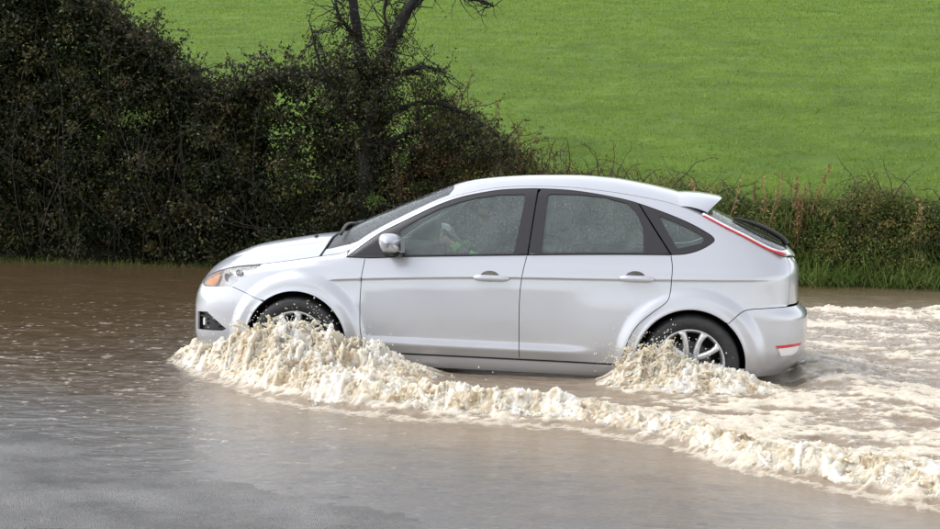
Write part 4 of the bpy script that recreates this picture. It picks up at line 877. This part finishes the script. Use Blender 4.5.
# ---- the bare tree
def tree():
    root = empty('hedge_tree', (-1.52, 7.85, .5)); tag(root, 'dark gnarled tree with bare limbs rising from the hedge', 'tree'); off = np.array(root.location)
    def limb(P, r0, r1, n=10):
        C = catmull(P, 7, sym=False); m_ = len(C); t = unit(np.gradient(C, axis=0)); u = unit(np.cross(t, np.array([.2, .95, .1]))); v = np.cross(t, u); an = np.arange(n)*2*PI/n
        rr = np.linspace(r0, r1, m_)[:, None]*(1+.16*rng.normal(size=(m_, n))*.6); V = C[:, None]+rr[..., None]*(u[:, None]*np.cos(an)[None, :, None]+v[:, None]*np.sin(an)[None, :, None])
        i = np.arange(m_-1)[:, None]*n+np.arange(n)[None]; j = np.arange(m_-1)[:, None]*n+((np.arange(n)+1) % n)[None]
        return V.reshape(-1, 3), np.stack([i, j, j+n, i+n], -1).reshape(-1, 4), C
    VV, FF, k0 = [], [], 0; Y = 7.85; CC = []
    L = [([(-1.60, Y, .5), (-1.58, Y, 1.2), (-1.54, Y, 1.7), (-1.50, Y-.03, 2.15), (-1.46, Y-.03, 2.5)], .155, .11),
         ([(-1.50, Y, 2.1), (-1.60, Y+.03, 2.6), (-1.70, Y+.05, 3.1), (-1.80, Y+.08, 3.7), (-1.84, Y+.1, 4.3), (-1.7, Y+.1, 5.0)], .085, .05),
         ([(-1.47, Y-.02, 2.4), (-1.36, Y-.05, 2.85), (-1.20, Y-.08, 3.2), (-1.05, Y-.1, 3.5), (-.88, Y-.1, 3.75), (-.80, Y-.1, 4.2), (-.5, Y-.1, 4.8)], .095, .045),
         ([(-1.02, Y-.1, 3.53), (-.80, Y-.15, 3.70), (-.55, Y-.2, 3.76), (-.30, Y-.22, 3.68), (-.02, Y-.25, 3.62), (.10, Y-.25, 3.56)], .05, .014),
         ([(-1.40, Y-.05, 2.5), (-1.05, Y-.2, 2.72), (-.75, Y-.25, 2.80), (-.5, Y-.3, 2.72)], .045, .012),
         ([(-1.55, Y, 1.9), (-1.2, Y-.2, 2.2), (-.7, Y-.3, 2.35), (-.2, Y-.3, 2.2), (.3, Y-.3, 1.85)], .05, .012),
         ([(-1.6, Y, 1.6), (-1.0, Y-.2, 1.95), (-.5, Y-.2, 2.0), (.1, Y-.2, 1.75)], .04, .01),
         ([(-1.57, Y, 2.0), (-1.95, Y-.1, 2.4), (-2.2, Y-.1, 2.9), (-2.3, Y-.1, 3.3)], .04, .01),
         ([(-1.74, Y, 3.2), (-1.95, Y-.1, 3.5), (-2.0, Y-.1, 3.9)], .03, .01),
         ([(-1.25, Y-.05, 3.1), (-1.33, Y-.1, 3.5), (-1.25, Y-.1, 3.9)], .025, .008)]
    for P, a, b_ in L:
        V, F, C = limb(P, a, b_); VV.append(V-off); FF.append(F+k0); k0 += len(V); CC.append(C)
    tr = link('trunk', fast_mesh('trunk', np.concatenate(VV), np.concatenate(FF)), M['bark'], root)
    # twigs and the thin, ivy-like foliage on them
    lines = []; C = []; T = []
    for li, c in enumerate(CC):
        for k in range(38 if li > 0 else 50):
            i = rng.integers(0, len(c)); p = c[i]
            if p[2] < 1.3: continue
            P = wander(p, (rng.normal(), rng.normal()*.7-.2, rng.normal()*.6+.1), .25+.5*rng.random(), 7, .35, .05); lines.append(P)
            if p[2] > 3.3 and rng.random() < .7: continue
            m_ = rng.integers(8, 30); q = rng.random(m_)*(len(P)-1); a = P[q.astype(int)]; b_ = P[np.minimum(q.astype(int)+1, len(P)-1)]; C.append(a+(b_-a)*(q % 1)[:, None]+rng.normal(size=(m_, 3))*.025)
    for li, c in enumerate(CC[:3]):
        for p in c:
            if 1.0 < p[2] < 3.3:
                m_ = 170 if p[2] < 2.9 else 70; C.append(p+rng.normal(size=(m_, 3))*np.array([.13, .13, .12])*(1.15 if p[2] < 2.7 else .8))
    # overhanging crown to the right
    for k in range(150):
        x = -2.3+2.9*rng.random()**.9; zt = np.interp(x, [-2.4, -1.9, -1.2, -.6, -.1, .5], [3.0, 3.15, 3.1, 2.85, 2.4, 1.95]); z = zt-.1-(.9*rng.random()**.8); m_ = rng.integers(25, 70)
        C.append(np.array([x, Y-.25+.25*rng.normal(), z])+unit(rng.normal(size=(m_, 3)))*(.06+.12*rng.random())*rng.random((m_, 1))**.4)
    C = np.concatenate(C); link('crown', leaf_mesh('crown', C-off, .03+.025*rng.random(len(C)), tint=np.clip(rng.normal(.45, .28, len(C)), 0, 1)), M['hedge_leaf'], root)
    link('twigs', twig_mesh('twigs', [l-off for l in lines], .009, .002), M['bark'], root)['kind'] = 'stuff'
tree()

# ---- grass: long and drooping on the bank, short turf on the field
def blades(n, x, y, z, L, W, lean, droop, seg=4, tint=None, dirb=(0, -.6)):
    t = np.linspace(0, 1, seg+1); d = unit(np.stack([rng.normal(size=n)+dirb[0], rng.normal(size=n)+dirb[1]], 1)); s_ = np.stack([-d[:, 1], d[:, 0]], 1)
    h = t[None]*L[:, None]*np.cos(lean)[:, None]-droop[:, None]*t[None]**2.2*L[:, None]; o = t[None]*L[:, None]*np.sin(lean)[:, None]+droop[:, None]*.5*t[None]**2*L[:, None]
    P = np.stack([x[:, None]+d[:, :1]*o, y[:, None]+d[:, 1:]*o, z[:, None]+h], -1); wd = W[:, None]*(1-t[None]**1.5)*.5+.0004; Wv = np.stack([s_[:, :1]*wd, s_[:, 1:]*wd, 0*wd], -1)
    V = np.stack([P-Wv, P+Wv], 2).reshape(-1, 3); b_ = (np.arange(n)*(seg+1)*2)[:, None]+np.arange(seg)[None]*2
    F = np.stack([b_, b_+1, b_+3, b_+2], -1).reshape(-1, 4)
    return V, F, np.repeat(tint if tint is not None else rng.random(n), (seg+1)*2)
n = 46000; x = rng.uniform(-.3, 10.5, n); y = 7.45+1.35*rng.random(n)**.9; zz = terr(x, y)
cl = fbm2(x*2.1, y*1.6, 3, 91); k = (cl > -.28) & (fbm2(x*.9, y*.9, 2, 93) > -.55) & (rng.random(n) < np.interp(y, [7.45, 7.9], [.30, 1])); x, y, zz, cl = x[k], y[k], zz[k], cl[k]; n = len(x)
V, F, T = blades(n, x, y, np.maximum(zz, WL-.03), rng.uniform(.28, .70, n)*(1+.6*cl), rng.uniform(.006, .015, n), rng.uniform(.1, .8, n), rng.uniform(.25, 1.0, n), 5, np.clip(rng.normal(.40, .18, n)+.45*cl, 0, 1), (.15, -1.3))
o = link('bank_grass', fast_mesh('bank_grass', V, F, True, {'tint': T}), M['grass']); tag(o, 'long drooping grass hanging over the roadside bank', 'grass', kind='stuff')
n = 3500; x = rng.uniform(-8, .5, n); y = 7.4+.4*rng.random(n); zz = terr(x, y)
V, F, T = blades(n, x, y, np.maximum(zz, WL-.03), rng.uniform(.06, .24, n), rng.uniform(.004, .008, n), rng.uniform(.1, .8, n), rng.uniform(.2, .9, n), 4, np.clip(rng.normal(.35, .35, n), 0, 1), (.1, -1.0))
o = link('verge_grass', fast_mesh('verge_grass', V, F, True, {'tint': T}), M['grass']); tag(o, 'thin dull grass along the foot of the dark hedge', 'grass', kind='stuff')
n = 480000; u = rng.random(n); y = 8.6+58*u**1.55; cx_ = 2.6-.158*(y+9.9); x = cx_+(rng.random(n)-.5)*(.86*(y+9.9)+4); cl = fbm2(x*.9, y*.9, 3, 95); c2 = fbm2(x*4, y*3, 3, 97)
k = (c2+.5*cl > -.30); x, y, cl, c2 = x[k], y[k], cl[k], c2[k]; n = len(x); sc = 1+(y-8.6)/26
V, F, T = blades(n, x, y, terr(x, y)-.01, rng.uniform(.035, .075, n)*sc**.7*(1+.4*c2), rng.uniform(.008, .014, n)*sc**.9, rng.uniform(.1, .9, n), rng.uniform(0, .6, n), 1, np.clip(.46+.24*cl+.50*c2+.18*rng.normal(size=n), 0, 1), (.3, -.2))
o = link('field_grass', fast_mesh('field_grass', V, F, True, {'tint': T}), M['turf']); tag(o, 'short bright green grass covering the sloping field', 'grass', kind='stuff')
# ---- dry stalks on the bank
def dock(x, y, h, label, n=4, spread=.10, seeds=60, tb=.5):
    z0 = float(terr(np.array(x), np.array(y))); root = empty('dry_stalk_plant', (x, y, z0)); tag(root, label, 'dry plant', 'dry stalks on the bank')
    L = [wander((rng.normal()*.03, rng.normal()*.03, 0), (rng.normal()*spread, rng.normal()*.1, 1), h*(.75+.3*rng.random()), 9, .06) for k in range(n)]
    V = twig_mesh('stem', L, .011, .005); at_ = V.attributes.new('tint', 'FLOAT', 'POINT'); at_.data.foreach_set('value', np.full(len(V.vertices), .45, np.float32)); link('stem', V, M['dry'], root)
    C = []
    for P in L:
        for k in range(seeds):
            t = .35+.62*rng.random(); i = t*(len(P)-1); a = P[int(i)]; b_ = P[min(int(i)+1, len(P)-1)]; C.append(a+(b_-a)*(i % 1)+rng.normal(size=3)*np.array([.035, .035, .03])*(1.15-t))
    C = np.array(C); sh_ = link('seed_heads', leaf_mesh('seed_heads', C, .028+.03*rng.random(len(C)), tint=np.clip(rng.normal(tb, .2, len(C)), 0, 1)), M['dry'], root); sh_['kind'] = 'stuff'
dock(2.80, 7.9, 1.42, 'pale straw-coloured stalks rising behind the roof spoiler', 6, .16, 50, .8)
dock(3.55, 8.1, 1.22, 'thin pale dry stems left of the rusty stalk', 5, .18, 30, .75)
dock(3.97, 8.1, 1.36, 'upright rusty brown stalk standing against the green field', 4, .06, 80, .25)
dock(5.35, 8.0, 1.08, 'single pale straw stalk near the right edge of the bank', 3, .08, 40, .8)
dock(1.35, 8.1, 1.05, 'dark seed-headed weed above the front of the roof', 4, .14, 60, .1)
dock(4.50, 8.0, .95, 'short pale stalk beside the rounded bramble bush', 3, .2, 25, .7)

# ================================================================== THE DRIVER (seen dimly through the wet glass)
M['skin'] = simple('skin', (.52, .36, .28), .5, noise=.08, scale=20)
M['hair'] = simple('grey_hair', (.74, .71, .67), .7, noise=.25, scale=60)
M['jumper'] = simple('dark_jumper', (.035, .045, .065), .95, noise=.3, scale=50)
M['trouser'] = simple('dark_trousers', (.025, .025, .03), .95)
M['hivis'] = simple('green_cuff', (.16, .62, .08), .7)
def skin_obj(name, V, Ed, rad, m, parent, root=0, sub=2):
    me = bpy.data.meshes.new(name); me.from_pydata(V, Ed, []); o = link(name, me, m, parent)
    md = o.modifiers.new('skin', 'SKIN'); md.use_smooth_shade = True
    for i, r in enumerate(rad): me.skin_vertices[0].data[i].radius = (r, r) if np.isscalar(r) else r
    me.skin_vertices[0].data[root].use_root = True
    o.modifiers.new('sub', 'SUBSURF').levels = sub; o.modifiers['sub'].render_levels = sub; return o
def driver():
    bx, by = 1.32, .37
    p = empty('person', (1.30, by, .56)); off = np.array((1.30, by, .56))
    tag(p, 'driver in dark top leaning forward behind the wheel, seen through wet side glass', 'person')
    V, Ed, Rr = [], [], []
    def add(v, r, par=None):
        V.append(tuple(np.array(v)-off)); Rr.append(r)
        if par is not None: Ed.append((par, len(V)-1))
        return len(V)-1
    pel = add((1.33, by, .62), .13); wst = add((1.30, by, .78), .12, pel); ch = add((1.25, by, .93), .135, wst); nk0 = add((1.20, by, 1.04), .075, ch); nk = add((1.17, by, 1.09), .052, nk0)
    jaw = add((1.145, by, 1.145), .068, nk); hd = add((1.145, by, 1.205), .086, jaw); add((1.15, by, 1.255), .066, hd)
    ns = add((1.055, by, 1.185), .014, hd); add((1.075, by, 1.135), .022, jaw)
    for sg in (-1, 1): add((1.16, by+sg*.088, 1.19), (.012, .026), hd)
    for sg in (-1, 1):
        sh = add((1.22, by+sg*.17, 1.00), .062, ch); el = add((1.08, by+sg*.25, .84), .046, sh); wr = add((.91, by+sg*.17, .95), .030, el); pm = add((.845, by+sg*.155, .985), .034, wr)
        hx, hy, hz = .845, by+sg*.155, .985
        for k in range(4):
            f = (k-1.5)*.021; L = (.9, 1.0, .95, .8)[k]
            a = add((hx-.028*L, hy+sg*.010+f*.2, hz+.022+f), .0095, pm); b_ = add((hx-.050*L, hy-sg*.002+f*.2, hz+.016+f), .0088, a); add((hx-.046*L, hy-sg*.024, hz-.002+f), .008, b_)
        t1 = add((hx+.004, hy-sg*.028, hz+.026), .0105, pm); add((hx-.018, hy-sg*.046, hz+.036), .009, t1)
        hp = add((1.28, by+sg*.10, .59), .095, pel); kn = add((.90, by+sg*.13, .66), .066, hp); an = add((.66, by+sg*.13, .40), .042, kn); add((.56, by+sg*.13, .36), .036, an)
    skin_obj('body', V, Ed, Rr, M['skin'], p)
    V, Ed, Rr = [], [], []
    pel = add((1.335, by, .64), .145); wst = add((1.305, by, .78), .138, pel); ch = add((1.255, by, .93), .152, wst); add((1.205, by, 1.035), .088, ch)
    for sg in (-1, 1):
        sh = add((1.22, by+sg*.17, 1.00), .078, ch); el = add((1.08, by+sg*.25, .84), .060, sh); add((.93, by+sg*.178, .937), .042, el)
    skin_obj('jumper', V, Ed, Rr, M['jumper'], p)
    V, Ed, Rr = [], [], []
    pel = add((1.335, by, .60), .14)
    for sg in (-1, 1):
        hp = add((1.26, by+sg*.10, .59), .105, pel); kn = add((.90, by+sg*.13, .66), .076, hp); add((.68, by+sg*.13, .42), .055, kn)
    skin_obj('trousers', V, Ed, Rr, M['trouser'], p)
    # hair: a cap over the back and top of the skull
    bm = bmesh.new(); bmesh.ops.create_uvsphere(bm, u_segments=24, v_segments=16, radius=1)
    for v in bm.verts:
        c = v.co.copy(); j = 1+.05*math.sin(9*c.x+3*c.y)*math.cos(8*c.z); v.co = Vector((1.158+.103*c.x*j, by+.094*c.y*j, 1.222+.092*c.z*j))-Vector(off)
    bmesh.ops.delete(bm, geom=[v for v in bm.verts if (v.co.z+off[2]-1.20)+(v.co.x+off[0]-1.13)*.9 < -.0], context='VERTS')
    me = bpy.data.meshes.new('hair'); bm.to_mesh(me); bm.free(); me.polygons.foreach_set('use_smooth', np.ones(len(me.polygons), bool)); link('hair', me, M['hair'], p)
    for sg in (-1, 1):
        for (a, b_, r) in (((.955, by+sg*.188, .925), (.915, by+sg*.172, .948), .046), ((1.115, by+sg*.243, .90), (1.10, by+sg*.248, .868), .074)):
            V = []; n = 14; a, b_ = np.array(a), np.array(b_); d = unit(b_-a); u = unit(np.cross(d, (0, 0, 1))); v = np.cross(d, u)
            for q in (a, b_):
                for k in range(n): V.append(tuple(q-off+r*(u*math.cos(2*PI*k/n)+v*math.sin(2*PI*k/n))))
            me = bpy.data.meshes.new('cuff'); me.from_pydata(V, [], [(k, (k+1) % n, n+(k+1) % n, n+k) for k in range(n)]); link('cuff', me, M['hivis'], p)
driver()

# ================================================================== SPLASH
def m_splash():
    m, t, b = mat('splash_foam'); c = t.nodes.new('ShaderNodeTexCoord')
    def nz(s, d=5, r=.65):
        n = t.nodes.new('ShaderNodeTexNoise'); n.inputs['Scale'].default_value = s; n.inputs['Detail'].default_value = d; n.inputs['Roughness'].default_value = r; t.links.new(c.outputs['Object'], n.inputs['Vector']); return n.outputs['Fac']
    cr = t.nodes.new('ShaderNodeValToRGB'); e = cr.color_ramp.elements; e[0].position = .30; e[0].color = (.30, .205, .105, 1); e[1].position = .76; e[1].color = (.83, .81, .77, 1); q = e.new(.47); q.color = (.52, .425, .29, 1); q = e.new(.61); q.color = (.72, .65, .53, 1)
    ad = t.nodes.new('ShaderNodeMath'); ad.operation = 'MULTIPLY_ADD'; ad.inputs[1].default_value = .55; m2 = t.nodes.new('ShaderNodeMath'); m2.operation = 'MULTIPLY'; m2.inputs[1].default_value = .47
    t.links.new(nz(5.5, 4), m2.inputs[0]); t.links.new(nz(38), ad.inputs[0]); t.links.new(m2.outputs[0], ad.inputs[2]); t.links.new(ad.outputs[0], cr.inputs[0]); t.links.new(cr.outputs[0], b.inputs['Base Color'])
    pset(b, Roughness=.3); b.inputs['IOR'].default_value = 1.33; b.inputs['Subsurface Weight'].default_value = 1; b.inputs['Subsurface Radius'].default_value = (1., .8, .5); b.inputs['Subsurface Scale'].default_value = .03
    bp = t.nodes.new('ShaderNodeBump'); bp.inputs['Strength'].default_value = .6; bp.inputs['Distance'].default_value = .01; t.links.new(nz(70, 4), bp.inputs['Height']); t.links.new(bp.outputs[0], b.inputs['Normal'])
    tl = t.nodes.new('ShaderNodeBsdfTranslucent'); t.links.new(cr.outputs[0], tl.inputs[0]); mx = t.nodes.new('ShaderNodeMixShader'); mx.inputs[0].default_value = .22
    t.links.new(b.outputs[0], mx.inputs[1]); t.links.new(tl.outputs[0], mx.inputs[2]); t.links.new(mx.outputs[0], t.nodes['Material Output'].inputs[0]); return m
M['splash'] = m_splash()
for e_, c_ in zip([n for n in M['splash'].node_tree.nodes if n.type == 'VALTORGB'][0].color_ramp.elements, ((.55, .46, .33), (.68, .60, .47), (.76, .70, .60), (.82, .80, .75))): e_.color = (*c_, 1)
def points_mesh(P, r, voxel):
    """merge a cloud of droplets into one liquid surface"""
    me = bpy.data.meshes.new('cloud'); me.from_pydata(P.tolist(), [], []); a = me.attributes.new('rad', 'FLOAT', 'POINT'); a.data.foreach_set('value', r.astype(np.float32)); o = bpy.data.objects.new('cloud', me); COL.objects.link(o)
    ng = bpy.data.node_groups.new('droplets_to_surface', 'GeometryNodeTree'); ng.interface.new_socket('Geometry', in_out='INPUT', socket_type='NodeSocketGeometry'); ng.interface.new_socket('Geometry', in_out='OUTPUT', socket_type='NodeSocketGeometry')
    gi = ng.nodes.new('NodeGroupInput'); go = ng.nodes.new('NodeGroupOutput'); mp = ng.nodes.new('GeometryNodeMeshToPoints'); pv = ng.nodes.new('GeometryNodePointsToVolume'); vm = ng.nodes.new('GeometryNodeVolumeToMesh'); na = ng.nodes.new('GeometryNodeInputNamedAttribute'); na.data_type = 'FLOAT'; na.inputs['Name'].default_value = 'rad'
    pv.resolution_mode = 'VOXEL_SIZE'; pv.inputs['Voxel Size'].default_value = voxel; pv.inputs['Density'].default_value = 1.0; vm.inputs['Threshold'].default_value = .12
    ng.links.new(gi.outputs[0], mp.inputs[0]); ng.links.new(na.outputs[0], mp.inputs['Radius']); ng.links.new(mp.outputs[0], pv.inputs['Points']); ng.links.new(na.outputs[0], pv.inputs['Radius']); ng.links.new(pv.outputs[0], vm.inputs['Volume']); ng.links.new(vm.outputs[0], go.inputs[0])
    o.modifiers.new('gn', 'NODES').node_group = ng; dg = bpy.context.evaluated_depsgraph_get(); ev = o.evaluated_get(dg); res = bpy.data.meshes.new_from_object(ev); res.materials.clear()
    bpy.data.objects.remove(o); bpy.data.meshes.remove(me); return res
def rough_up(me, it=5, lam=.55):
    """surface tension (relaxation), then froth: ridged noise along the normal"""
    n = len(me.vertices); co = np.empty(n*3, np.float32); me.vertices.foreach_get('co', co); co = co.reshape(-1, 3).astype(float)
    e = np.empty(len(me.edges)*2, np.int32); me.edges.foreach_get('vertices', e); e = e.reshape(-1, 2); a, b_ = np.concatenate([e[:, 0], e[:, 1]]), np.concatenate([e[:, 1], e[:, 0]]); dg = np.maximum(np.bincount(a, minlength=n), 1)
    for k in range(it):
        av = np.stack([np.bincount(a, co[b_, i], n)/dg for i in range(3)], 1); co = co+(av-co)*lam
    me.vertices.foreach_set('co', co.ravel().astype(np.float32)); me.update()
    nm = np.empty(n*3, np.float32); me.vertices.foreach_get('normal', nm); nm = nm.reshape(-1, 3)
    q = noise3(co[:, 0]*24, co[:, 1]*24, co[:, 2]*24, 3); d = .003*(1-2*np.abs(q))+.002*(1-2*np.abs(noise3(co[:, 0]*60, co[:, 1]*60, co[:, 2]*60, 4)))
    co = co+nm*d[:, None]; me.vertices.foreach_set('co', co.ravel().astype(np.float32)); me.polygons.foreach_set('use_smooth', np.ones(len(me.polygons), bool)); me.update(); print('splash verts', n); return me
def lev(x, y): return WL+wake(np.atleast_1d(np.asarray(x, float)), np.atleast_1d(np.asarray(y, float)))[0]
def jets(x, y, vx, vy, vz, tmax, npt, r0, r1, jit=.006, t0=-.02):
    """thrown strands of water: droplets along ballistic paths"""
    n = len(x); z = lev(x, y)-.02; t = t0+(tmax[:, None]-t0)*np.linspace(0, 1, npt)[None]+rng.normal(size=(n, npt))*.004
    P = np.stack([x[:, None]+vx[:, None]*t, y[:, None]+vy[:, None]*t, z[:, None]+vz[:, None]*t-4.9*t*t], -1)+rng.normal(size=(n, npt, 3))*jit
    q = np.linspace(0, 1, npt)[None]; r = 1.0*(r0[:, None]*(1-q)+r1[:, None]*q)*(.75+.5*rng.random((n, npt))); keep = rng.random((n, npt)) > .12*q
    return P[keep], r[keep]
def nz1(x, f, s): return fbm2(x*f, x*0+1.7, 3, s)
# the breaking bow wave and the water piled at the wheels: a fine, folded surface
def m_wave():
    m = m_splash(); m.name = 'bow_wave_foam'; t = m.node_tree; cr = [n for n in t.nodes if n.type == 'VALTORGB'][0]
    at_ = t.nodes.new('ShaderNodeAttribute'); at_.attribute_name = 'froth'; old = cr.inputs[0].links[0].from_socket
    ma = t.nodes.new('ShaderNodeMath'); ma.operation = 'MULTIPLY_ADD'; ma.inputs[1].default_value = .62; sc_ = t.nodes.new('ShaderNodeMath'); sc_.operation = 'MULTIPLY'; sc_.inputs[1].default_value = .52
    t.links.new(old, sc_.inputs[0]); t.links.new(at_.outputs['Fac'], ma.inputs[0]); t.links.new(sc_.outputs[0], ma.inputs[2]); t.links.new(ma.outputs[0], cr.inputs[0]); return m
bx_ = np.arange(-1.08, 4.70, .0088); by_ = np.arange(-4.45, -.90, .0092); BX, BY = np.meshgrid(bx_, by_, indexing='ij')
hh, ff, tt, ss_, spl, uu = wake(BX, BY)
BY0 = BY; BY = BY-1.3*hh
w1, w2 = fbm2(BX*3.1, BY*3.1, 3, 101), fbm2(BX*3.1+9, BY*3.1, 3, 103)
r1 = fbm2(BX*7+1.4*w1, BY*8+1.4*w2, 5, 105, gain=.58, ridged=True); r2 = fbm2(BX*21+2*r1, BY*23+2*w1, 4, 107, gain=.62, ridged=True); r3 = fbm2(BX*52+3*r2, BY*55, 3, 109, ridged=True)
pk = np.clip(r1*.6+.35, 0, 1)**1.6; spm = np.clip(spl, 0, 1)**1.2
hh2 = hh+spm*(.095*pk+.034*np.clip(r2+.2, 0, 1)*(.4+pk)+.007*r3*(.4+pk)-.02)
dx_ = spm*(.035*fbm2(BX*13, BY*13, 3, 111)+.010*fbm2(BX*40, BY*40, 2, 113)); dy_ = spm*(.035*fbm2(BX*13+5, BY*13, 3, 115)-.05*pk+.010*fbm2(BX*40+7, BY*40, 2, 117))
BY = BY0
froth = np.clip(.12+.75*pk+.34*r2*.8+.16*r3+.25*w1, 0, 1)  # white foam on the crests; tan shading of the crevices painted in
edge = np.minimum.reduce([sm((BX+1.06)/.12), sm((4.68-BX)/.5), sm((BY+4.43)/.2), sm(spl/.22)])
keep_ = (spl > .03)
ZB = WL+hh2*edge-(1-edge)*.045
VB = np.stack([BX+dx_, np.minimum(BY+dy_, -.925), ZB], -1).reshape(-1, 3); FB = grid_faces(len(bx_), len(by_)); kf = keep_.ravel()[FB].all(1); FB = FB[kf]
ids = np.unique(FB); mp_ = np.full(len(VB), -1); mp_[ids] = np.arange(len(ids))
bw = link('bow_wave', fast_mesh('bow_wave', VB[ids], mp_[FB], True, {'froth': froth.ravel()[ids]}), m_wave()); tag(bw, 'breaking cream-brown bow wave curling away from the front wheel', 'wave', kind='stuff')
def ztop(x, y):
    i = np.clip(np.round((x+1.08)/.0088).astype(int), 0, len(bx_)-1); j = np.clip(np.round((y+4.45)/.0092).astype(int), 0, len(by_)-1); return ZB[i, j]
PP, RRr = [], []
def emit(*a, **k):
    p_, r_ = jets(*a, **k); PP.append(p_); RRr.append(r_)
lev0 = lev
def lev(x, y): return np.where((np.asarray(x) < 4.3) & (np.asarray(y) < -.93) & (np.asarray(y) > -4.3), ztop(np.asarray(x), np.asarray(y)), lev0(x, y))
# thin strands of water thrown off the crests
for row, (yo, hv, n) in enumerate(((-1.02, 1.05, 60), (-1.14, 1.05, 70), (-1.28, .9, 70), (-1.44, .75, 60), (-1.62, .65, 50), (-1.85, .55, 40))):
    x = rng.uniform(-.40, .9+.1*row, n); env = np.interp(x, [-.45, -.32, -.15, .12, .35, .6, 1.0, 1.7], [.3, .8, 1.0, 1.0, .8, .65, .5, .4]); sp = np.clip(hv*env*(.8+.5*rng.random(n)), .2, 1.6)
    yy = yo+.06*rng.normal(size=n); k = yy > crest_y(x); x, yy, sp = x[k], np.minimum(yy[k], -.97), sp[k]; n = len(x)
    emit(x, yy, .5*rng.normal(size=n), -.5*rng.random(n), sp, sp/9.8*rng.uniform(.8, 1.5, n), 34, rng.uniform(.007, .012, n), rng.uniform(.003, .006, n), jit=.0022)
for row, (yo, hv, n) in enumerate(((-1.02, 1.2, 80), (-1.14, 1.15, 90), (-1.28, .9, 80), (-1.45, .7, 60))):
    x = rng.uniform(2.15, 2.95, n); env = np.interp(x, [2.1, 2.26, 2.42, 2.6, 2.8, 3.0], [.6, 1.0, .95, .7, .55, .4]); sp = np.clip(hv*env*(.7+.6*rng.random(n)), .15, 1.5)
    emit(x, np.minimum(yo+.05*rng.normal(size=n), -.97), .5*rng.normal(size=n)+.2, -.4*rng.random(n), sp, sp/9.8*rng.uniform(.8, 1.4, n), 32, rng.uniform(.006, .011, n), rng.uniform(.003, .005, n), jit=.0022)
for yo, n, hv in ((.06, 130, .45), (.16, 160, .55), (.30, 110, .5)):
    x = rng.uniform(-.85, 4.6, n); yy = crest_y(x)+yo+.05*rng.normal(size=n)+.10*nz1(x, 1.9, 31); sp = np.clip(hv*(.6+.7*rng.random(n)), .15, .9); emit(x, yy, .3*rng.normal(size=n), -.2-.3*rng.random(n), sp, sp/9.8*rng.uniform(.9, 1.5, n), 20, rng.uniform(.006, .011, n), rng.uniform(.003, .006, n), jit=.0025)
SPP, SPR = np.concatenate(PP), np.concatenate(RRr)
k = ~((np.abs(SPP[:, 1]) < .93) & (SPP[:, 0] > -.8) & (SPP[:, 0] < 3.35)); SPP, SPR = SPP[k], SPR[k]
sp_ = link('splash', rough_up(points_mesh(SPP, SPR, .0055), 3, .4), M['splash']); tag(sp_, 'frothy cream-brown splash thrown up beside the wheels of the car', 'splash', kind='stuff')
# loose drops in the air
n = 3000; src = rng.integers(0, len(SPP), n*3); P = SPP[src]; k = (P[:, 2] > lev(P[:, 0], P[:, 1])+.02); P = P[k][:n]; n = len(P); P = P+rng.normal(size=(n, 3))*np.array([.07, .06, .05])+np.array([0, -.02, .03]); k = ~((np.abs(P[:, 1]) < .97)); P = P[k]; n = len(P)
bm = bmesh.new(); bmesh.ops.create_icosphere(bm, subdivisions=1, radius=1); IV = np.array([v.co[:] for v in bm.verts]); IF = np.array([[v.index for v in f.verts] for f in bm.faces]); bm.free()
r = rng.uniform(.0015, .005, n)**1.0; V = (P[:, None]+IV[None]*r[:, None, None]*np.array([1, 1, 1.15])).reshape(-1, 3); F = (IF[None]+(np.arange(n)*len(IV))[:, None, None]).reshape(-1, 3)
dr = link('water_drops', fast_mesh('water_drops', V, F), M['splash']); tag(dr, 'small loose drops of water flying above the splash', 'water drops', kind='stuff')
